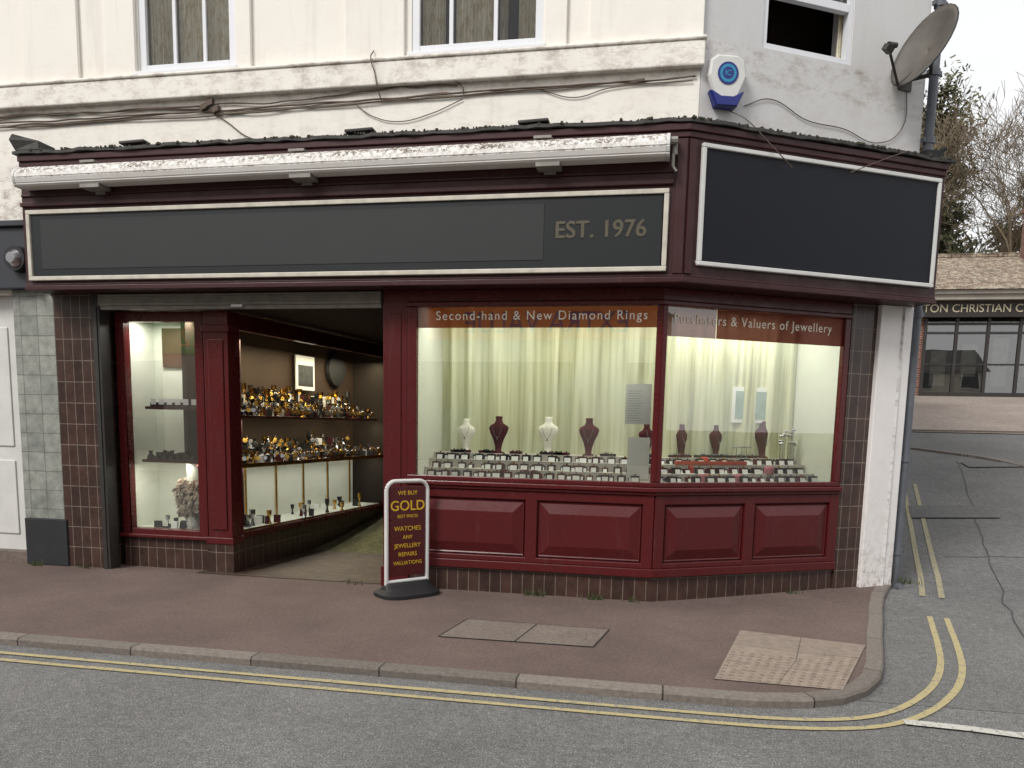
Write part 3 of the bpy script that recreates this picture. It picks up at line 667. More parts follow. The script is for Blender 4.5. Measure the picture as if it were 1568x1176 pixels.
mb=MB(); prism_in(mb,-1.3,-0.07,2.76,2.80); mb.obj("display_ceiling",m_cream_int,SF)
mb=MB(); mb.box(BR,1.97,2.03,-0.85,-0.06,1.05,2.8); mb.wbox(-2.36,-2.315,0.24,1.2,1.05,2.8); mb.obj("display_end_walls",m_cream_int,SF)
mb=MB(); path=[(-2.32,1.06),(0.12,1.06),(0.12+1.72*0.871,1.06+1.72*0.491)]
P_=[]
for (a,b) in zip(path,path[1:]):
    n=int(math.dist(a,b)/0.012)
    for i in range(n): P_.append(Vector(a).lerp(Vector(b),i/n))
prev=None
for i,p in enumerate(P_):
    ph=i*0.012; amp=0.045+0.025*math.sin(ph*1.7); q=Vector((p.x,p.y+amp*math.sin(ph*24+3.0*math.sin(ph*2.3)+1.5*math.sin(ph*5.1))))
    if prev is not None: mb.face([(prev.x,prev.y,1.2),(q.x,q.y,1.2),(q.x,q.y,2.78),(prev.x,prev.y,2.78)])
    prev=q
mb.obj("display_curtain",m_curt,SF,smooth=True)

# ---- display merchandise
G=empty("window_jewellery_display",(-1,0.5,1.2))
mb=MB()
def tagrow(fr,u0,u1,d,z,step,sc_=1.0):
    u=u0
    while u<u1:
        if random.random()<0.92:
            p=fr(u+random.uniform(-.014,.014),d+random.uniform(-.012,.012)); up=Vector((0,0,1)); n=fr.N; zz=Vector((0,0,z)); tw=random.uniform(0.020,0.031)*sc_
            mb.cm=random.choice([0,0,1]); mb.obox(p+zz+up*0.026*sc_,fr.U*0.036*sc_,n*0.022,up*0.026*sc_)
            mb.cm=2; mb.obox(p+zz+n*0.03+up*0.019*sc_,fr.U*tw,n*0.002,(up*0.019*sc_-n*0.006))
            mb.cm=random.choice([3,4]); mb.obox(p+zz+up*0.06*sc_,fr.U*0.009,n*0.003,up*0.009)
        u+=step*random.uniform(.9,1.12)
for d,z,st in ((-0.15,1.09,0.13),(-0.34,1.16,0.125),(-0.50,1.24,0.13)):
    tagrow(BL,-2.20,-0.14,d,z,st,1.1); tagrow(BR,0.12,1.86,d,z,st,1.1)
for d,z,st in ((-0.23,1.09,0.10),(-0.40,1.16,0.10),(-0.56,1.24,0.10)):
    tagrow(BL,-2.15,-0.2,d,z,st,0.8); tagrow(BR,0.16,1.8,d,z,st,0.8)
mb.obj("ring_boxes_and_tags",[m_dbox,m_velvet,m_tag,m_gold,m_silver],G)
mb=MB()
for i in range(22):
    fr=random.choice([BL,BR]); u=random.uniform(-2.1,-0.25) if fr is BL else random.uniform(0.2,1.75)
    d,z=-0.66,1.30; p=fr(u,d); mb.cm=random.choice([0,1,1]); mb.obox(p+Vector((0,0,z+0.014)),fr.U*random.uniform(.05,.09),fr.N*0.03,Vector((0,0,0.012)))
    mb.cm=2
    for j in range(5): mb.obox(p+fr.U*random.uniform(-.05,.05)+fr.N*random.uniform(-.02,.02)+Vector((0,0,z+0.032)),fr.U*0.006,fr.N*0.003,Vector((0,0,0.007)))
mb.obj("velvet_trays",[m_dbox,m_velvet,m_silver],G)
def bust(mb,c,h,fr,wd=1.0):
    prof=[(0,0.055,0.05),(0.03,0.055,0.05),(0.06,0.03,0.03),(0.2,0.035,0.03),(0.38,0.055,0.035),(0.55,0.085,0.042),(0.68,0.10,0.045),(0.75,0.085,0.042),(0.81,0.045,0.034),(0.9,0.032,0.03),(0.98,0.036,0.03),(1.0,0.03,0.026)]
    rings=[]
    for t,a,b in prof:
        rings.append([c+fr.U*(a*wd*h/0.36*math.cos(k_*math.pi/8))+fr.N*(b*h/0.36*math.sin(k_*math.pi/8)-0.02*t)+Vector((0,0,h*t)) for k_ in range(16)])
    mb.loft(rings)
mbw=MB(); mbm=MB()
for u,w_ in ((-2.0,0),(-1.66,1),(-1.15,0),(-0.74,1)): 
    bust(mbm if w_ else mbw,BL(u,-0.70)+Vector((0,0,1.30)),random.uniform(.34,.38),BL)
for u in (0.27,0.66,1.06,1.62):
    bust(mbm,BR(u,-0.70)+Vector((0,0,1.30)),0.33 if u<1.5 else 0.38,BR)
mbw.obj("cream_necklace_busts",m_cream_v,G,smooth=True); mbm.obj("maroon_necklace_busts",m_velvet,G,smooth=True)
mb=MB()
for fr,us in ((BL,(-2.0,-1.66,-1.15,-0.74)),(BR,(0.27,0.66,1.06,1.62))):
    for u in us:
        pr=None
        for i in range(9):
            t=(i/8-0.5)*2; q=fr(u+0.05*t,-0.645+0.02*abs(t))+Vector((0,0,1.30+0.16+0.11*t*t))
            if pr is not None: mb.tube(pr,q,0.0025,n=4)
            pr=q
        mb.obox(fr(u,-0.64)+Vector((0,0,1.445)),fr.U*0.006,fr.N*0.003,Vector((0,0,0.011)))
mb.obj("necklaces",m_silver,G)
mb=MB()
for (u,d,z,r,c) in ((1.0,-0.2,1.09,0.05,0),(1.42,-0.30,1.16,0.05,0),(0.62,-0.2,1.09,0.05,0),(0.80,-0.5,1.24,0.045,1),(0.62,-0.46,1.16,0.04,1),(-1.5,-0.25,1.09,0.05,2),(-1.3,-0.25,1.09,0.05,2),(-1.2,-0.22,1.09,0.04,2)):
    mb.cm=c; p=BR(u,d) if u>0.3 else BL(u,d)
    mb.loft([[p+Vector((rr*math.cos(k_*math.pi/6),rr*math.sin(k_*math.pi/6),z+h)) for k_ in range(12)] for rr,h in ((r,0),(r,0.05),(r*0.96,0.06),(r*0.8,0.075))])
mb.cm=1; mb.box(BR,0.45,1.25,-0.46,-0.43,1.241,1.275)
mb.obj("round_boxes",[m_pink,m_red,m_velvet],G)
mb=MB(); p=BR(1.84,-0.55)
for i in range(12):
    q=p+BR.U*random.uniform(-.12,.08)+Vector((0,random.uniform(-.05,.05),0)); h=random.uniform(.1,.3); mb.tube(q+Vector((0,0,1.24)),q+Vector((0,0,1.3+h)),0.004,n=5); mb.tube(q+Vector((-.02,0,1.3+h)),q+Vector((.02,0,1.3+h)),0.013,n=6)
for u in (1.3,1.36,1.24): 
    q=BR(u,-0.6); mb.tube(q+Vector((0,0,1.3)),q+Vector((0,0,1.42)),0.004,n=5); mb.obox(q+Vector((0,0,1.41)),BR.U*.05,BR.N*.004,Vector((0,0,.006)))
mb.obj("earring_stands",m_silver,G)
mb=MB(); mb.box(BL,-0.36,-0.13,-0.10,-0.095,1.62,1.98); mb.box(BL,-0.33,-0.13,-0.20,-0.195,1.12,1.5); mb.obj("paper_notice",m_tag,G)
mb=MB(); 
for i in range(13): mb.box(BL,-0.335,-0.17-random.uniform(0,.08),-0.0949,-0.094,1.65+i*0.022,1.655+i*0.022)
mb.obj("notice_print",simple("grey_print",(186,188,192),0.6,0.1,5),G)
mb=MB(); mb.box(BR,1.22,1.72,-0.72,-0.70,1.66,2.02); mb.obj("picture_frame",m_tag,G); 
mb=MB(); mb.box(BR,1.26,1.68,-0.6995,-0.697,1.70,1.98); mb.obj("picture",simple("pale_print",(170,190,184),0.6,0.3,6),G)
H=empty("watch_and_clock_display",(-4.5,2,1.2))
mb=MB()
def item(c,kind,k_s=1.0):
    r=random.random
    if kind==0:
        R_=(0.03+0.012*r())*k_s; pr=None
        for i in range(7):
            t=-0.6+i/6*4.4; q=c+Vector((0.0,R_*math.cos(t)*0.6,R_+0.012+R_*math.sin(t)))
            if pr is not None: mb.cm=random.choice([0,0,1,3]); mb.tube(pr,q,0.009,n=4,cap=False)
            pr=q
        mb.cm=random.choice([0,1]); f=c+Vector((0.012,-R_*0.6,R_*1.3)); mb.tube(f,f+Vector((0.006,-0.008,0.003)),0.02*k_s,n=8)
    elif kind==1: mb.cm=random.choice([2,3,3,4]); mb.obox(c+Vector((0,0,0.03*k_s)),Vector((0.02+0.03*r(),0,0)),Vector((0,0.015,0)),Vector((0,0.005,0.03*k_s)))
    elif kind==3:
        mb.cm=3; mb.obox(c+Vector((0,0,0.022)),Vector((0.04,0,0)),Vector((0,0.02,0)),Vector((0,0,0.022))); mb.cm=2; mb.obox(c+Vector((0,-0.021,0.05)),Vector((0.03,0,0)),Vector((0,0.003,0)),Vector((0,0,0.03)))
    elif kind==4:
        mb.cm=3; h=0.07+0.03*r(); mb.loft([[c+Vector((rr*math.cos(k_*math.pi/4),rr*math.sin(k_*math.pi/4),hh)) for k_ in range(8)] for rr,hh in ((0.042,0),(0.034,h*.4),(0.016,h*.7),(0.024,h))])
        mb.cm=0; mb.obox(c+Vector((0,-.035,.015)),Vector((.01,0,0)),Vector((0,.003,0)),Vector((0,0,.006)))
    else:
        mb.cm=random.choice([0,1,1,3]); h=(0.05+0.08*r())*k_s; w_=0.02+0.02*r()
        mb.loft([[c+Vector((rr*math.cos(k_*math.pi/4),rr*math.sin(k_*math.pi/4),hh)) for k_ in range(8)] for rr,hh in ((w_,0),(w_*.5,h*.25),(w_*.4,h*.45),(w_,h*.7),(w_*1.1,h))])
for i in range(700):
    u=random.uniform(0.06,LEN-0.1); d=random.uniform(-0.46,-0.06); z=random.choice([1.115,1.63])
    if z>1.5 and u>LEN-0.35: continue
    if d<-0.30 and z>1.5: z=1.70
    c=CS(u,d); item(Vector((c.x,c.y,z)),random.choice([0,0,0,1,2]),1.25)
for i in range(260):
    u=random.uniform(0.06,LEN-0.5); c=CS(u,random.uniform(-0.46,-0.32)); item(Vector((c.x,c.y,1.70+random.choice([0,0.07,0.12]))),random.choice([0,2,2,1]),1.4)
    if i%2: c=CS(u,random.uniform(-0.46,-0.36)); item(Vector((c.x,c.y,1.115+random.choice([0.05,0.10,0.16]))),random.choice([0,2,4,1]),1.4)
for i in range(26):
    u=random.uniform(0.1,LEN-0.5); c=CS(u,random.uniform(-0.5,-0.15)); item(Vector((c.x,c.y,0.39)),random.choice([1,2]),1.5)
for i in range(7): item(Vector((-5.34+i*0.095,0.56,1.705)),3); item(Vector((-5.30+i*0.095,0.70,1.705)),3)
for i in range(9): item(Vector((-5.40+i*0.085,0.55,1.145)),4); item(Vector((-5.36+i*0.085,0.68,1.145)),random.choice([4,1]))
for i in range(8): item(Vector((-5.38+i*0.05,0.6+0.1*(i%2),0.40)),random.choice([1,2,3]),1.2)
mb.obj("watches_and_silverware",[m_silver,m_gold,m_tag,m_black,m_velvet],H)
mb=MB(); mb.box(CS,0.06,LEN-0.5,-0.5,-0.30,1.631,1.699); mb.obj("riser",m_velvet,H)
mb=MB(); mb.cm=0; mb.box(CS,1.95,2.38,-0.55,-0.53,1.98,2.42); mb.cm=1; mb.box(CS,1.99,2.34,-0.5295,-0.526,2.03,2.30); mb.obj("framed_advert",[m_tag,m_art],H)
c=CS(3.0,-0.59); mb=MB(); mb.tube(Vector((c.x,c.y,2.30)),Vector((c.x,c.y,2.30))+CS.N*0.05,0.24,0.22,24); mb.obj("wall_clock",m_black,H)
mb=MB(); 
for i in range(130):
    b0=Vector((-4.98+random.uniform(-.02,.02),0.62,0.42)); e=b0+Vector((random.uniform(-.15,.15),random.uniform(-.08,.08),random.uniform(.15,.50)))
    mb.cm=0; mb.tube(b0,e,0.003,0.002,4,False); mb.cm=1
    for j in range(3):
        q=e+Vector((random.uniform(-.025,.025),0,random.uniform(-.04,.02))); mb.obox(q,Vector((random.uniform(.012,.028),0,.006)),Vector((0,.012,0)),Vector((.005,0,random.uniform(.010,.020))))
mb.cm=2; mb.loft([[Vector((-4.98+r*math.cos(k_*math.pi/5),0.62+r*math.sin(k_*math.pi/5),0.40+h)) for k_ in range(10)] for r,h in ((.04,0),(.06,.05),(.05,.12),(.03,.17))])
mb.obj("dried_flowers",[m_bark,simple("dried_petals",(206,188,170),0.9,0.45,30),m_tag],H)

def area(name,loc,sx,sy,e,col,rot=(0,0,0)):
    l=bpy.data.lights.new(name,'AREA'); l.shape='RECTANGLE'; l.size=sx; l.size_y=sy; l.energy=e; l.color=col
    o=bpy.data.objects.new(name,l); o.location=loc; o.rotation_euler=rot; COL.objects.link(o); return o
area("display_light",(-1.2,0.5,2.72),2.0,0.15,20,(1,0.99,0.88),(math.radians(8),0,0))
area("display_light",BR(0.95,-0.40)+Vector((0,0,2.72)),1.6,0.15,17,(1,0.99,0.89),(math.radians(8),0,math.radians(TH)))
area("shelf_fill_light",CS(1.9,-0.2)+Vector((0,0,2.45)),3.2,0.1,38,(1,0.88,0.62),(0,0,math.radians(ang)))
area("shelf_fill_light",CS(1.9,-0.2)+Vector((0,0,1.585)),3.2,0.06,12,(1,0.90,0.68),(0,0,math.radians(ang)))  # added fill under the upper shelf to brighten the lower one
area("shelf_fill_light",CS(1.9,-0.25)+Vector((0,0,1.06)),3.2,0.06,9,(1,0.98,0.88),(0,0,math.radians(ang)))
area("display_light",(-5.1,0.62,2.6),0.8,0.1,15,(1,0.97,0.88))
area("display_light",(-5.1,0.55,1.10),0.6,0.06,5,(1,0.97,0.88))

# ---------------------------------------------------------------- neighbour shop (left)
NB=empty("neighbouring_shop",(-9,0.3,1.7))
mb=MB(); mb.box(A,-14,-6.34,0.0,0.10,2.86,3.46); mb.box(A,-14,-6.32,0,0.14,3.46,3.52); mb.obj("fascia",simple("grey_fascia_paint",(50,53,60),0.5,0.2,3),NB,bevel=0.01)
mb=MB(); mb.box(A,-14,-6.20,-0.25,-0.001,2.82,4.02); mb.obj("wall_above",m_wall,NB)
mb=MB(); mb.box(A,-6.68,-6.18,-0.3,0.0,0.5,2.86); mb.obj("tiled_pier",m_gtile,NB)
mb=MB(); mb.box(A,-6.66,-6.15,-0.3,0.04,0.0,0.5); mb.obj("plinth",m_slate,NB,bevel=0.01)
mb=MB(); mb.box(A,-7.75,-6.68,-0.32,-0.10,0.12,2.82); 
for z0,z1 in ((0.3,1.1),(1.25,2.5)): mb.box(A,-7.6,-6.85,-0.1,-0.085,z0,z1)
mb.obj("white_door",m_white,NB,bevel=0.008)
mb=MB(); mb.box(A,-7.8,-6.68,-0.3,0.0,0,0.12); mb.obj("door_step",m_slab,NB)
mb=MB(); mb.box(A,-14,-7.78,-0.3,-0.02,0,2.84); mb.obj("shop_wall",m_white,NB)
mb=MB(); mb.tube((-6.47,0.10,3.14),(-6.47,0.02,3.14),0.13,0.12,24); mb.obj("lamp_rim",m_black,NB)
mb=MB(); mb.tube((-6.47,0.02,3.14),(-6.47,-0.03,3.14),0.085,0.05,24); mb.obj("lamp_lens",m_silver,NB)

# ---------------------------------------------------------------- wall fittings
AL=empty("burglar_alarm_box",BR(0.50,0.1)+Vector((0,0,4.5)))
BC=frame(BR(0.44,0.0726).x,BR(0.44,0.0726).y,TH-12)
def poly_prism(fr,pts,d0,d1):
    cx=sum(p[0] for p in pts)/len(pts); cz=sum(p[1] for p in pts)/len(pts)
    def rr(d,k_): return [fr(cx+(u-cx)*k_,d)+Vector((0,0,cz+(z-cz)*k_)) for u,z in pts]
    return [rr(d0,1),rr(d1-0.02,1),rr(d1,0.9)]
mb=MB(); hexp=[(-0.08,-0.20),(0.08,-0.20),(0.17,0.02),(0.15,0.15),(0.09,0.19),(-0.09,0.19),(-0.15,0.15),(-0.17,0.02)]
mb.loft(poly_prism(BC,[(u,z+4.52) for u,z in hexp],0.0,0.09)); mb.obj("cover",m_white,AL,bevel=0.004)
mb=MB(); mb.loft(poly_prism(BC,[(-0.095,4.30),(0.095,4.30),(0.15,4.42),(0.06,4.375),(-0.06,4.375),(-0.15,4.42)],-0.002,0.105)); mb.obj("blue_base",m_blue,AL)
mb=MB(); c=BC(0,0.088)+Vector((0,0,4.56)); mb.tube(c,c+BC.N*0.008,0.09,0.09,28); mb.obj("badge",m_blue,AL)
mb=MB(); c=BC(0,0.0965)+Vector((0,0,4.56))
for i in range(20):
    t0=i/20*2*math.pi; t1=(i+0.8)/20*2*math.pi; q=lambda t,r:c+BC.U*r*math.cos(t)+Vector((0,0,r*math.sin(t)))
    mb.face([q(t0,0.05),q(t1,0.05),q(t1,0.072),q(t0,0.072)])
mb.obj("badge_ring",m_cyan,AL)
text("badge_letters","IC",0.06,BC,0,0.097,4.56,m_cyan,AL,0.001)
DP=empty("drainpipe",BR(2.85,0)+Vector((0,0,2)))
mb=MB(); a=BR(2.83,-0.02); u_=BR(2.68,0.09)
mb.tube((a.x,a.y,0.0),(a.x,a.y,2.95),0.042,n=16); mb.tube((a.x,a.y,2.9),(u_.x,u_.y,4.2),0.042,n=16); mb.tube((u_.x,u_.y,4.15),(u_.x,u_.y,9.0),0.042,n=16)
for z in (0.35,1.30,2.72): mb.tube((a.x,a.y,z),(a.x,a.y,z+0.07),0.052,n=16); mb.obox((a.x,a.y,z+0.035),BR.U*0.075,BR.N*0.02,Vector((0,0,0.02)))
for z in (4.3,4.9,5.5): mb.tube((u_.x,u_.y,z),(u_.x,u_.y,z+0.06),0.052,n=16); mb.obox((u_.x,u_.y,z+0.03),BR.U*0.075,BR.N*0.02,Vector((0,0,0.02)))
mb.tube((a.x,a.y,0.0),(a.x+0.05,a.y-0.07,0.03),0.045,n=12)
mb.obj("pipe",m_pipe,DP)
mb=MB(); p=BR(2.72,0.1); mb.obox(p+Vector((0,0,4.2)),BR.U*0.10,BR.N*0.05,Vector((0,0,0.03))); mb.tube(p+Vector((0,0,4.2)),p+BR.U*0.16+Vector((0,0,4.28)),0.02); mb.obj("pipe_bracket",m_slate,DP)
# satellite dish
SDI=empty("satellite_dish",BR(2.35,0.35)+Vector((0,0,5.1)))
ctr=BR(2.27,0.36)+Vector((0,0,4.99)); nn=Vector((-0.70,-0.62,0.33)).normalized(); xx=Vector((0,0,1)).cross(nn).normalized(); yy=nn.cross(xx)
RM=Matrix.Rotation(math.radians(-24),3,nn); xx=RM@xx; yy=RM@yy
k=NT("perforated_dish_grey"); k.col(k.mix(k.ramp(k.noise(5,4),[(0.3,g(0)),(0.7,g(1))]),lin((74,70,65)),lin((96,91,84)))); k.b.inputs['Roughness'].default_value=0.6; m_dish=k.m
mb=MB(); rings=[]
SX,SY=0.24,0.36
for i in range(9):
    r=i/8+0.003; dpt=0.08*(i/8)**2-0.08
    rings.append([ctr+xx*(r*SX*math.cos(t*math.pi/14))+yy*(r*SY*math.sin(t*math.pi/14))+nn*dpt for t in range(28)])
mb.loft(rings,cap=False); o=mb.obj("reflector",m_dish,SDI,smooth=True); so_=o.modifiers.new("sol",'SOLIDIFY'); so_.thickness=0.008
mb=MB()
for i in range(28):
    t=lambda j:ctr+xx*(SX*math.cos(j*math.pi/14))+yy*(SY*math.sin(j*math.pi/14)); mb.tube(t(i),t(i+1),0.008,n=5,cap=False)
lnb=ctr+nn*0.34-yy*0.20; bot=ctr-yy*SY
mb.tube(bot,lnb,0.012); mb.tube(ctr-yy*0.2-nn*0.06,bot,0.014)
mb.tube(lnb,lnb+(ctr-lnb).normalized()*0.09,0.03,0.022,12); mb.obox(lnb-Vector((0,0,0.03)),xx*0.03,nn*0.04,yy*0.025)
bk=ctr-nn*0.09; wp=BR(2.36,0.08)+Vector((0,0,4.82)); mb.obox(bk-nn*0.03,xx*0.05,nn*0.03,yy*0.06); mb.tube(bk-nn*0.04,bk-nn*0.06-Vector((0,0,0.16)),0.02); mb.tube(bk-nn*0.06-Vector((0,0,0.16)),wp,0.02); mb.obox(wp,BR.U*0.07,BR.N*0.01,Vector((0,0,0.09)))
mb.obj("arm_and_mount",m_dsteel,SDI)
# cables
cu=bpy.data.curves.new("wall_cables",'CURVE'); cu.dimensions='3D'; cu.bevel_depth=0.0075; cu.bevel_resolution=1; cu.materials.append(m_cable)
def cable(pts,r=1.0):
    s=cu.splines.new('BEZIER'); s.bezier_points.add(len(pts)-1)
    for bp,p in zip(s.bezier_points,pts): bp.co=p; bp.handle_left_type=bp.handle_right_type='AUTO'; bp.radius=r
def fw(x,z,d=0.015): p=A(x,d); return (p.x,p.y,z)
def wav(x0,x1,zf,n,j,r=1,d=0.015): cable([fw(x0+(x1-x0)*i/n,zf(x0+(x1-x0)*i/n)+random.uniform(-j,j),d+random.uniform(0,.008)) for i in range(n+1)],r)
wav(-9,-4.45,lambda x:4.575-0.012*(x+9) if x<-5.2 else 4.53,18,0.012,1.1); wav(-9,-4.4,lambda x:4.56-0.01*(x+9),16,0.016,0.9)
wav(-9,-4.35,lambda x:4.46+0.015*(x+6),14,0.012,0.9); wav(-9,-0.3,lambda x:4.48+(0.012*(x+4.4) if x>-4.4 else 0),36,0.007,1.1); wav(-9,0.12,lambda x:4.44+(0.02*(x+4.4) if x>-4.4 else 0),30,0.007,0.9)
wav(-4.5,-1.95,lambda x:4.51+0.035*(x+4.5)+0.015*math.sin(x*4),14,0.01,0.9); cable([fw(-1.95,4.60),fw(-1.90,4.56,0.03),fw(-1.89,4.50)],0.8)
wav(-4.3,0.13,lambda x:4.47+0.014*(x+4.4)+0.012*math.sin(x*2.2),26,0.008,0.6)
cable([fw(-4.4,4.5),fw(-4.2,4.38),fw(-4.0,4.24),fw(-3.6,4.13,0.08)],0.7); cable([fw(-2.72,4.90,0.05),fw(-2.73,4.82,0.1),fw(-2.7,4.7,0.082),fw(-2.68,4.6,0.08),fw(-2.66,4.48)],0.7)
cable([fw(-2.9,4.46),fw(-2.75,4.36),fw(-2.5,4.30),fw(-2.2,4.35),fw(-1.9,4.46)],0.55); cable([fw(-1.2,4.5),fw(-0.9,4.42),fw(-0.6,4.48),(0.1,0.18,4.50)],0.55)
def rw(s,z,d=0.085): p=BR(s,d); return (p.x,p.y,z)
cable([rw(0.65,4.36),rw(0.9,4.45),rw(1.3,4.33),rw(1.7,4.31),rw(2.1,4.24),rw(2.36,4.40),rw(2.38,4.8)],0.55)
cable([rw(0.5,4.3),rw(0.55,4.15,0.3),rw(0.7,3.98,0.38),rw(0.95,3.80,0.39)],0.6); cable([rw(2.2,4.1,0.36),rw(1.95,4.0,0.40),rw(1.55,3.83,0.39)],0.6)
wc=bpy.data.objects.new("wall_cables",cu); COL.objects.link(wc)
mb=MB(); 
for x,z in ((-4.42,4.52),(-4.36,4.55),(-4.3,4.49)): p=A(x,0.03); mb.obox((p.x,p.y,z),Vector((0.03,0,0.01)),Vector((0,0.02,0)),Vector((0,0,0.025)))
mb.obj("cable_junction_box",m_cable)

# ---------------------------------------------------------------- pavement swing sign
PS=empty("pavement_sign",(-2.32,-0.13,0))
PF=frame(-2.30,-0.12,48)
def path_arch(w_,h0,h1,r,n=6):
    pts=[(-w_,h0),(-w_,h1-r)]
    for i in range(1,n+1): t=math.pi-(math.pi/2)*i/n; pts.append((-w_+r+r*math.cos(t),h1-r+r*math.sin(t)))
    for i in range(0,n+1): t=math.pi/2-(math.pi/2)*i/n; pts.append((w_-r+r*math.cos(t),h1-r+r*math.sin(t)))
    pts.append((w_,h0)); return pts
mb=MB(); pp=path_arch(0.215,0.10,1.06,0.09); 
for a,b in zip(pp,pp[1:]): 
    if math.dist(a,b)>1e-4: mb.tube(PF(a[0],0)+Vector((0,0,a[1])),PF(b[0],0)+Vector((0,0,b[1])),0.019,n=10,cap=True)
mb.tube(PF(-0.215,0)+Vector((0,0,0.13)),PF(0.215,0)+Vector((0,0,0.13)),0.019,n=10)
mb.obj("frame",m_white,PS)
mb=MB(); mb.box(PF,-0.185,0.185,-0.01,0.01,0.18,1.01); mb.obj("panel",m_maroon,PS,bevel=0.004)
for bdy,z,sz in (("WE BUY",0.95,0.055),("GOLD",0.83,0.13),("BEST PRICES",0.735,0.04),("WATCHES",0.62,0.06),("ANY",0.54,0.05),("JEWELLERY",0.46,0.055),("REPAIRS",0.38,0.055),("VALUATIONS",0.30,0.05)):
    text("lettering",bdy,sz,PF,0,0.0115,z,m_ytext,PS,0.001,bold=0.001 if sz>0.1 else 0)
mb=MB()
bs=[(0.0,0.30,0.22),(0.03,0.30,0.22),(0.06,0.25,0.15),(0.10,0.235,0.06),(0.12,0.225,0.04)]
mb.loft([[PF(a*math.copysign(abs(math.cos(t*math.pi/14))**0.6,math.cos(t*math.pi/14)),-b*math.copysign(abs(math.sin(t*math.pi/14))**0.7,math.sin(t*math.pi/14)))+Vector((0,0,h+0.003)) for t in range(28)] for h,a,b in bs]); mb.obj("rubber_base",m_black,PS)

# ---------------------------------------------------------------- church hall
CH=empty("church_hall",(12,22,2.8)); zb=2.775
mb=MB(); mb.wbox(3,24,22.6,26.5,zb-.3,6.0); mb.obj("rear_block",m_brownint,CH)
mb=MB(); mb.wbox(3,8.0,20.7,22.6,zb-.3,5.95); mb.wbox(17,24,20.7,22.6,zb-.3,5.95); mb.obj("walls",m_brick,CH)
mb=MB(); mb.wbox(8.0,17,20.72,22.6,zb-.2,zb+0.03); mb.wbox(8.0,17,22.4,22.5,zb,5.4); mb.obj("foyer",simple("foyer_wall",(120,114,104),0.8,0.3,1.5),CH)
mb=MB(); mb.wbox(3,24,20.45,20.75,5.22,5.72); mb.obj("sign_board",simple("dark_brown_board",(44,37,34),0.6,0.2,3),CH)
CF=frame(0,20.45)
text("lettering","KINGSTON CHRISTIAN CENTRE",0.35,CF,9.3,0.01,5.47,m_ctext3,CH,0.01,sx=0.97)
mb=MB(); mb.wbox(3,24,20.1,20.44,5.88,6.0); mb.wbox(3,24,20.2,20.44,5.72,5.879); mb.obj("gutter_and_soffit",simple("cream_soffit",(168,161,150),0.6,0.2,2),CH)
mb=MB(); mb.face([(3,20.0,6.0),(24,20.0,6.0),(24,24,7.75),(3,24,7.75)]); mb.face([(24,28,6.0),(3,28,6.0),(3,24,7.75),(24,24,7.75)]); mb.face([(24,20,6),(24,28,6),(24,24,7.75)]); mb.face([(3,28,6),(3,20,6),(3,24,7.75)]); o=mb.obj("roof",m_rooftile,CH,merge=True)
mb=MB(); mb.wbox(3,24,23.88,24.12,7.72,7.84); mb.obj("ridge",m_rooftile,CH)
mb=MB(); x=8.0
while x<17: mb.wbox(x,x+0.09,20.66,20.76,zb,5.22); x+=0.92
mb.wbox(8,17,20.67,20.75,5.0,5.08); mb.wbox(8,17,20.67,20.75,4.72,4.79); mb.wbox(8,17,20.67,20.75,zb+.001,zb+0.12); mb.wbox(8,17,20.67,20.75,3.75,3.80)
mb.obj("entrance_frames",simple("brown_aluminium",(46,43,41),0.5,0.2,4),CH)
mb=MB(); mb.face([(8,20.71,zb),(17,20.71,zb),(17,20.71,5.1),(8,20.71,5.1)]); mb.obj("entrance_glass",glass("foyer_glass",3.0,0.14,(0.85,0.88,0.88,1),0.05),CH)
mb=MB()
for i in range(10): mb.wbox(8.3+i*0.9,8.75+i*0.9,20.78,20.8,3.1+0.3*(i%2),4.2+0.2*(i%3))
mb.obj("notices",simple("notice_pale",(168,164,150),0.8,0.4,5),CH)
mb=MB(); mb.wbox(11.75,12.7,23.0,23.8,6.5,9.25); mb.wbox(11.68,12.77,22.93,23.87,9.1,9.251)
mb.tube((12.0,23.4,9.2),(12.0,23.4,9.6),0.13,0.11,12); mb.tube((12.45,23.4,9.2),(12.45,23.4,9.6),0.13,0.11,12); mb.obj("chimney",m_brick,CH)

# ---------------------------------------------------------------- trees
def grow(mb,p,d,L,r,lev,maxl,spread=0.55,grav=0.0,kids=(2,3)):
    segs=3; q=p
    for i in range(segs):
        d2=(d+Vector((random.gauss(0,.13),random.gauss(0,.13),random.gauss(0,.08)+grav))).normalized()
        e=q+d2*L/segs; r1=max(0.009,r*(0.88 if i<segs-1 else 0.8)); mb.tube(q,e,r,r1,6 if lev<2 else (4 if lev<4 else 3),False); q=e; r=r1; d=d2
        if lev>=1 and i<segs-1 and lev<maxl and random.random()<0.55:
            a=d.orthogonal().normalized(); a.rotate(Matrix.Rotation(random.uniform(0,6.28),3,d)); nd=(d+a*random.uniform(.6,1.1)).normalized()
            grow(mb,q,nd,L*0.6,max(0.01,r*0.55),lev+1,maxl,spread,grav,kids)
    if lev>=maxl: return
    for i in range(random.randint(*kids)):
        a=d.orthogonal().normalized(); a.rotate(Matrix.Rotation(random.uniform(0,6.28),3,d)); nd=(d+a*random.uniform(spread*.6,spread*1.4)).normalized()
        grow(mb,q,nd,L*random.uniform(.68,.86),max(0.011,r*0.7),lev+1,maxl,spread,grav,kids)
k=NT("evergreen_foliage"); n=k.noise(0.9,4); k.col(k.ramp(n,[(0.3,lin((48,52,34))),(0.5,lin((80,80,54))),(0.72,lin((114,108,74)))])); k.b.inputs['Roughness'].default_value=0.8; m_leaf=k.m
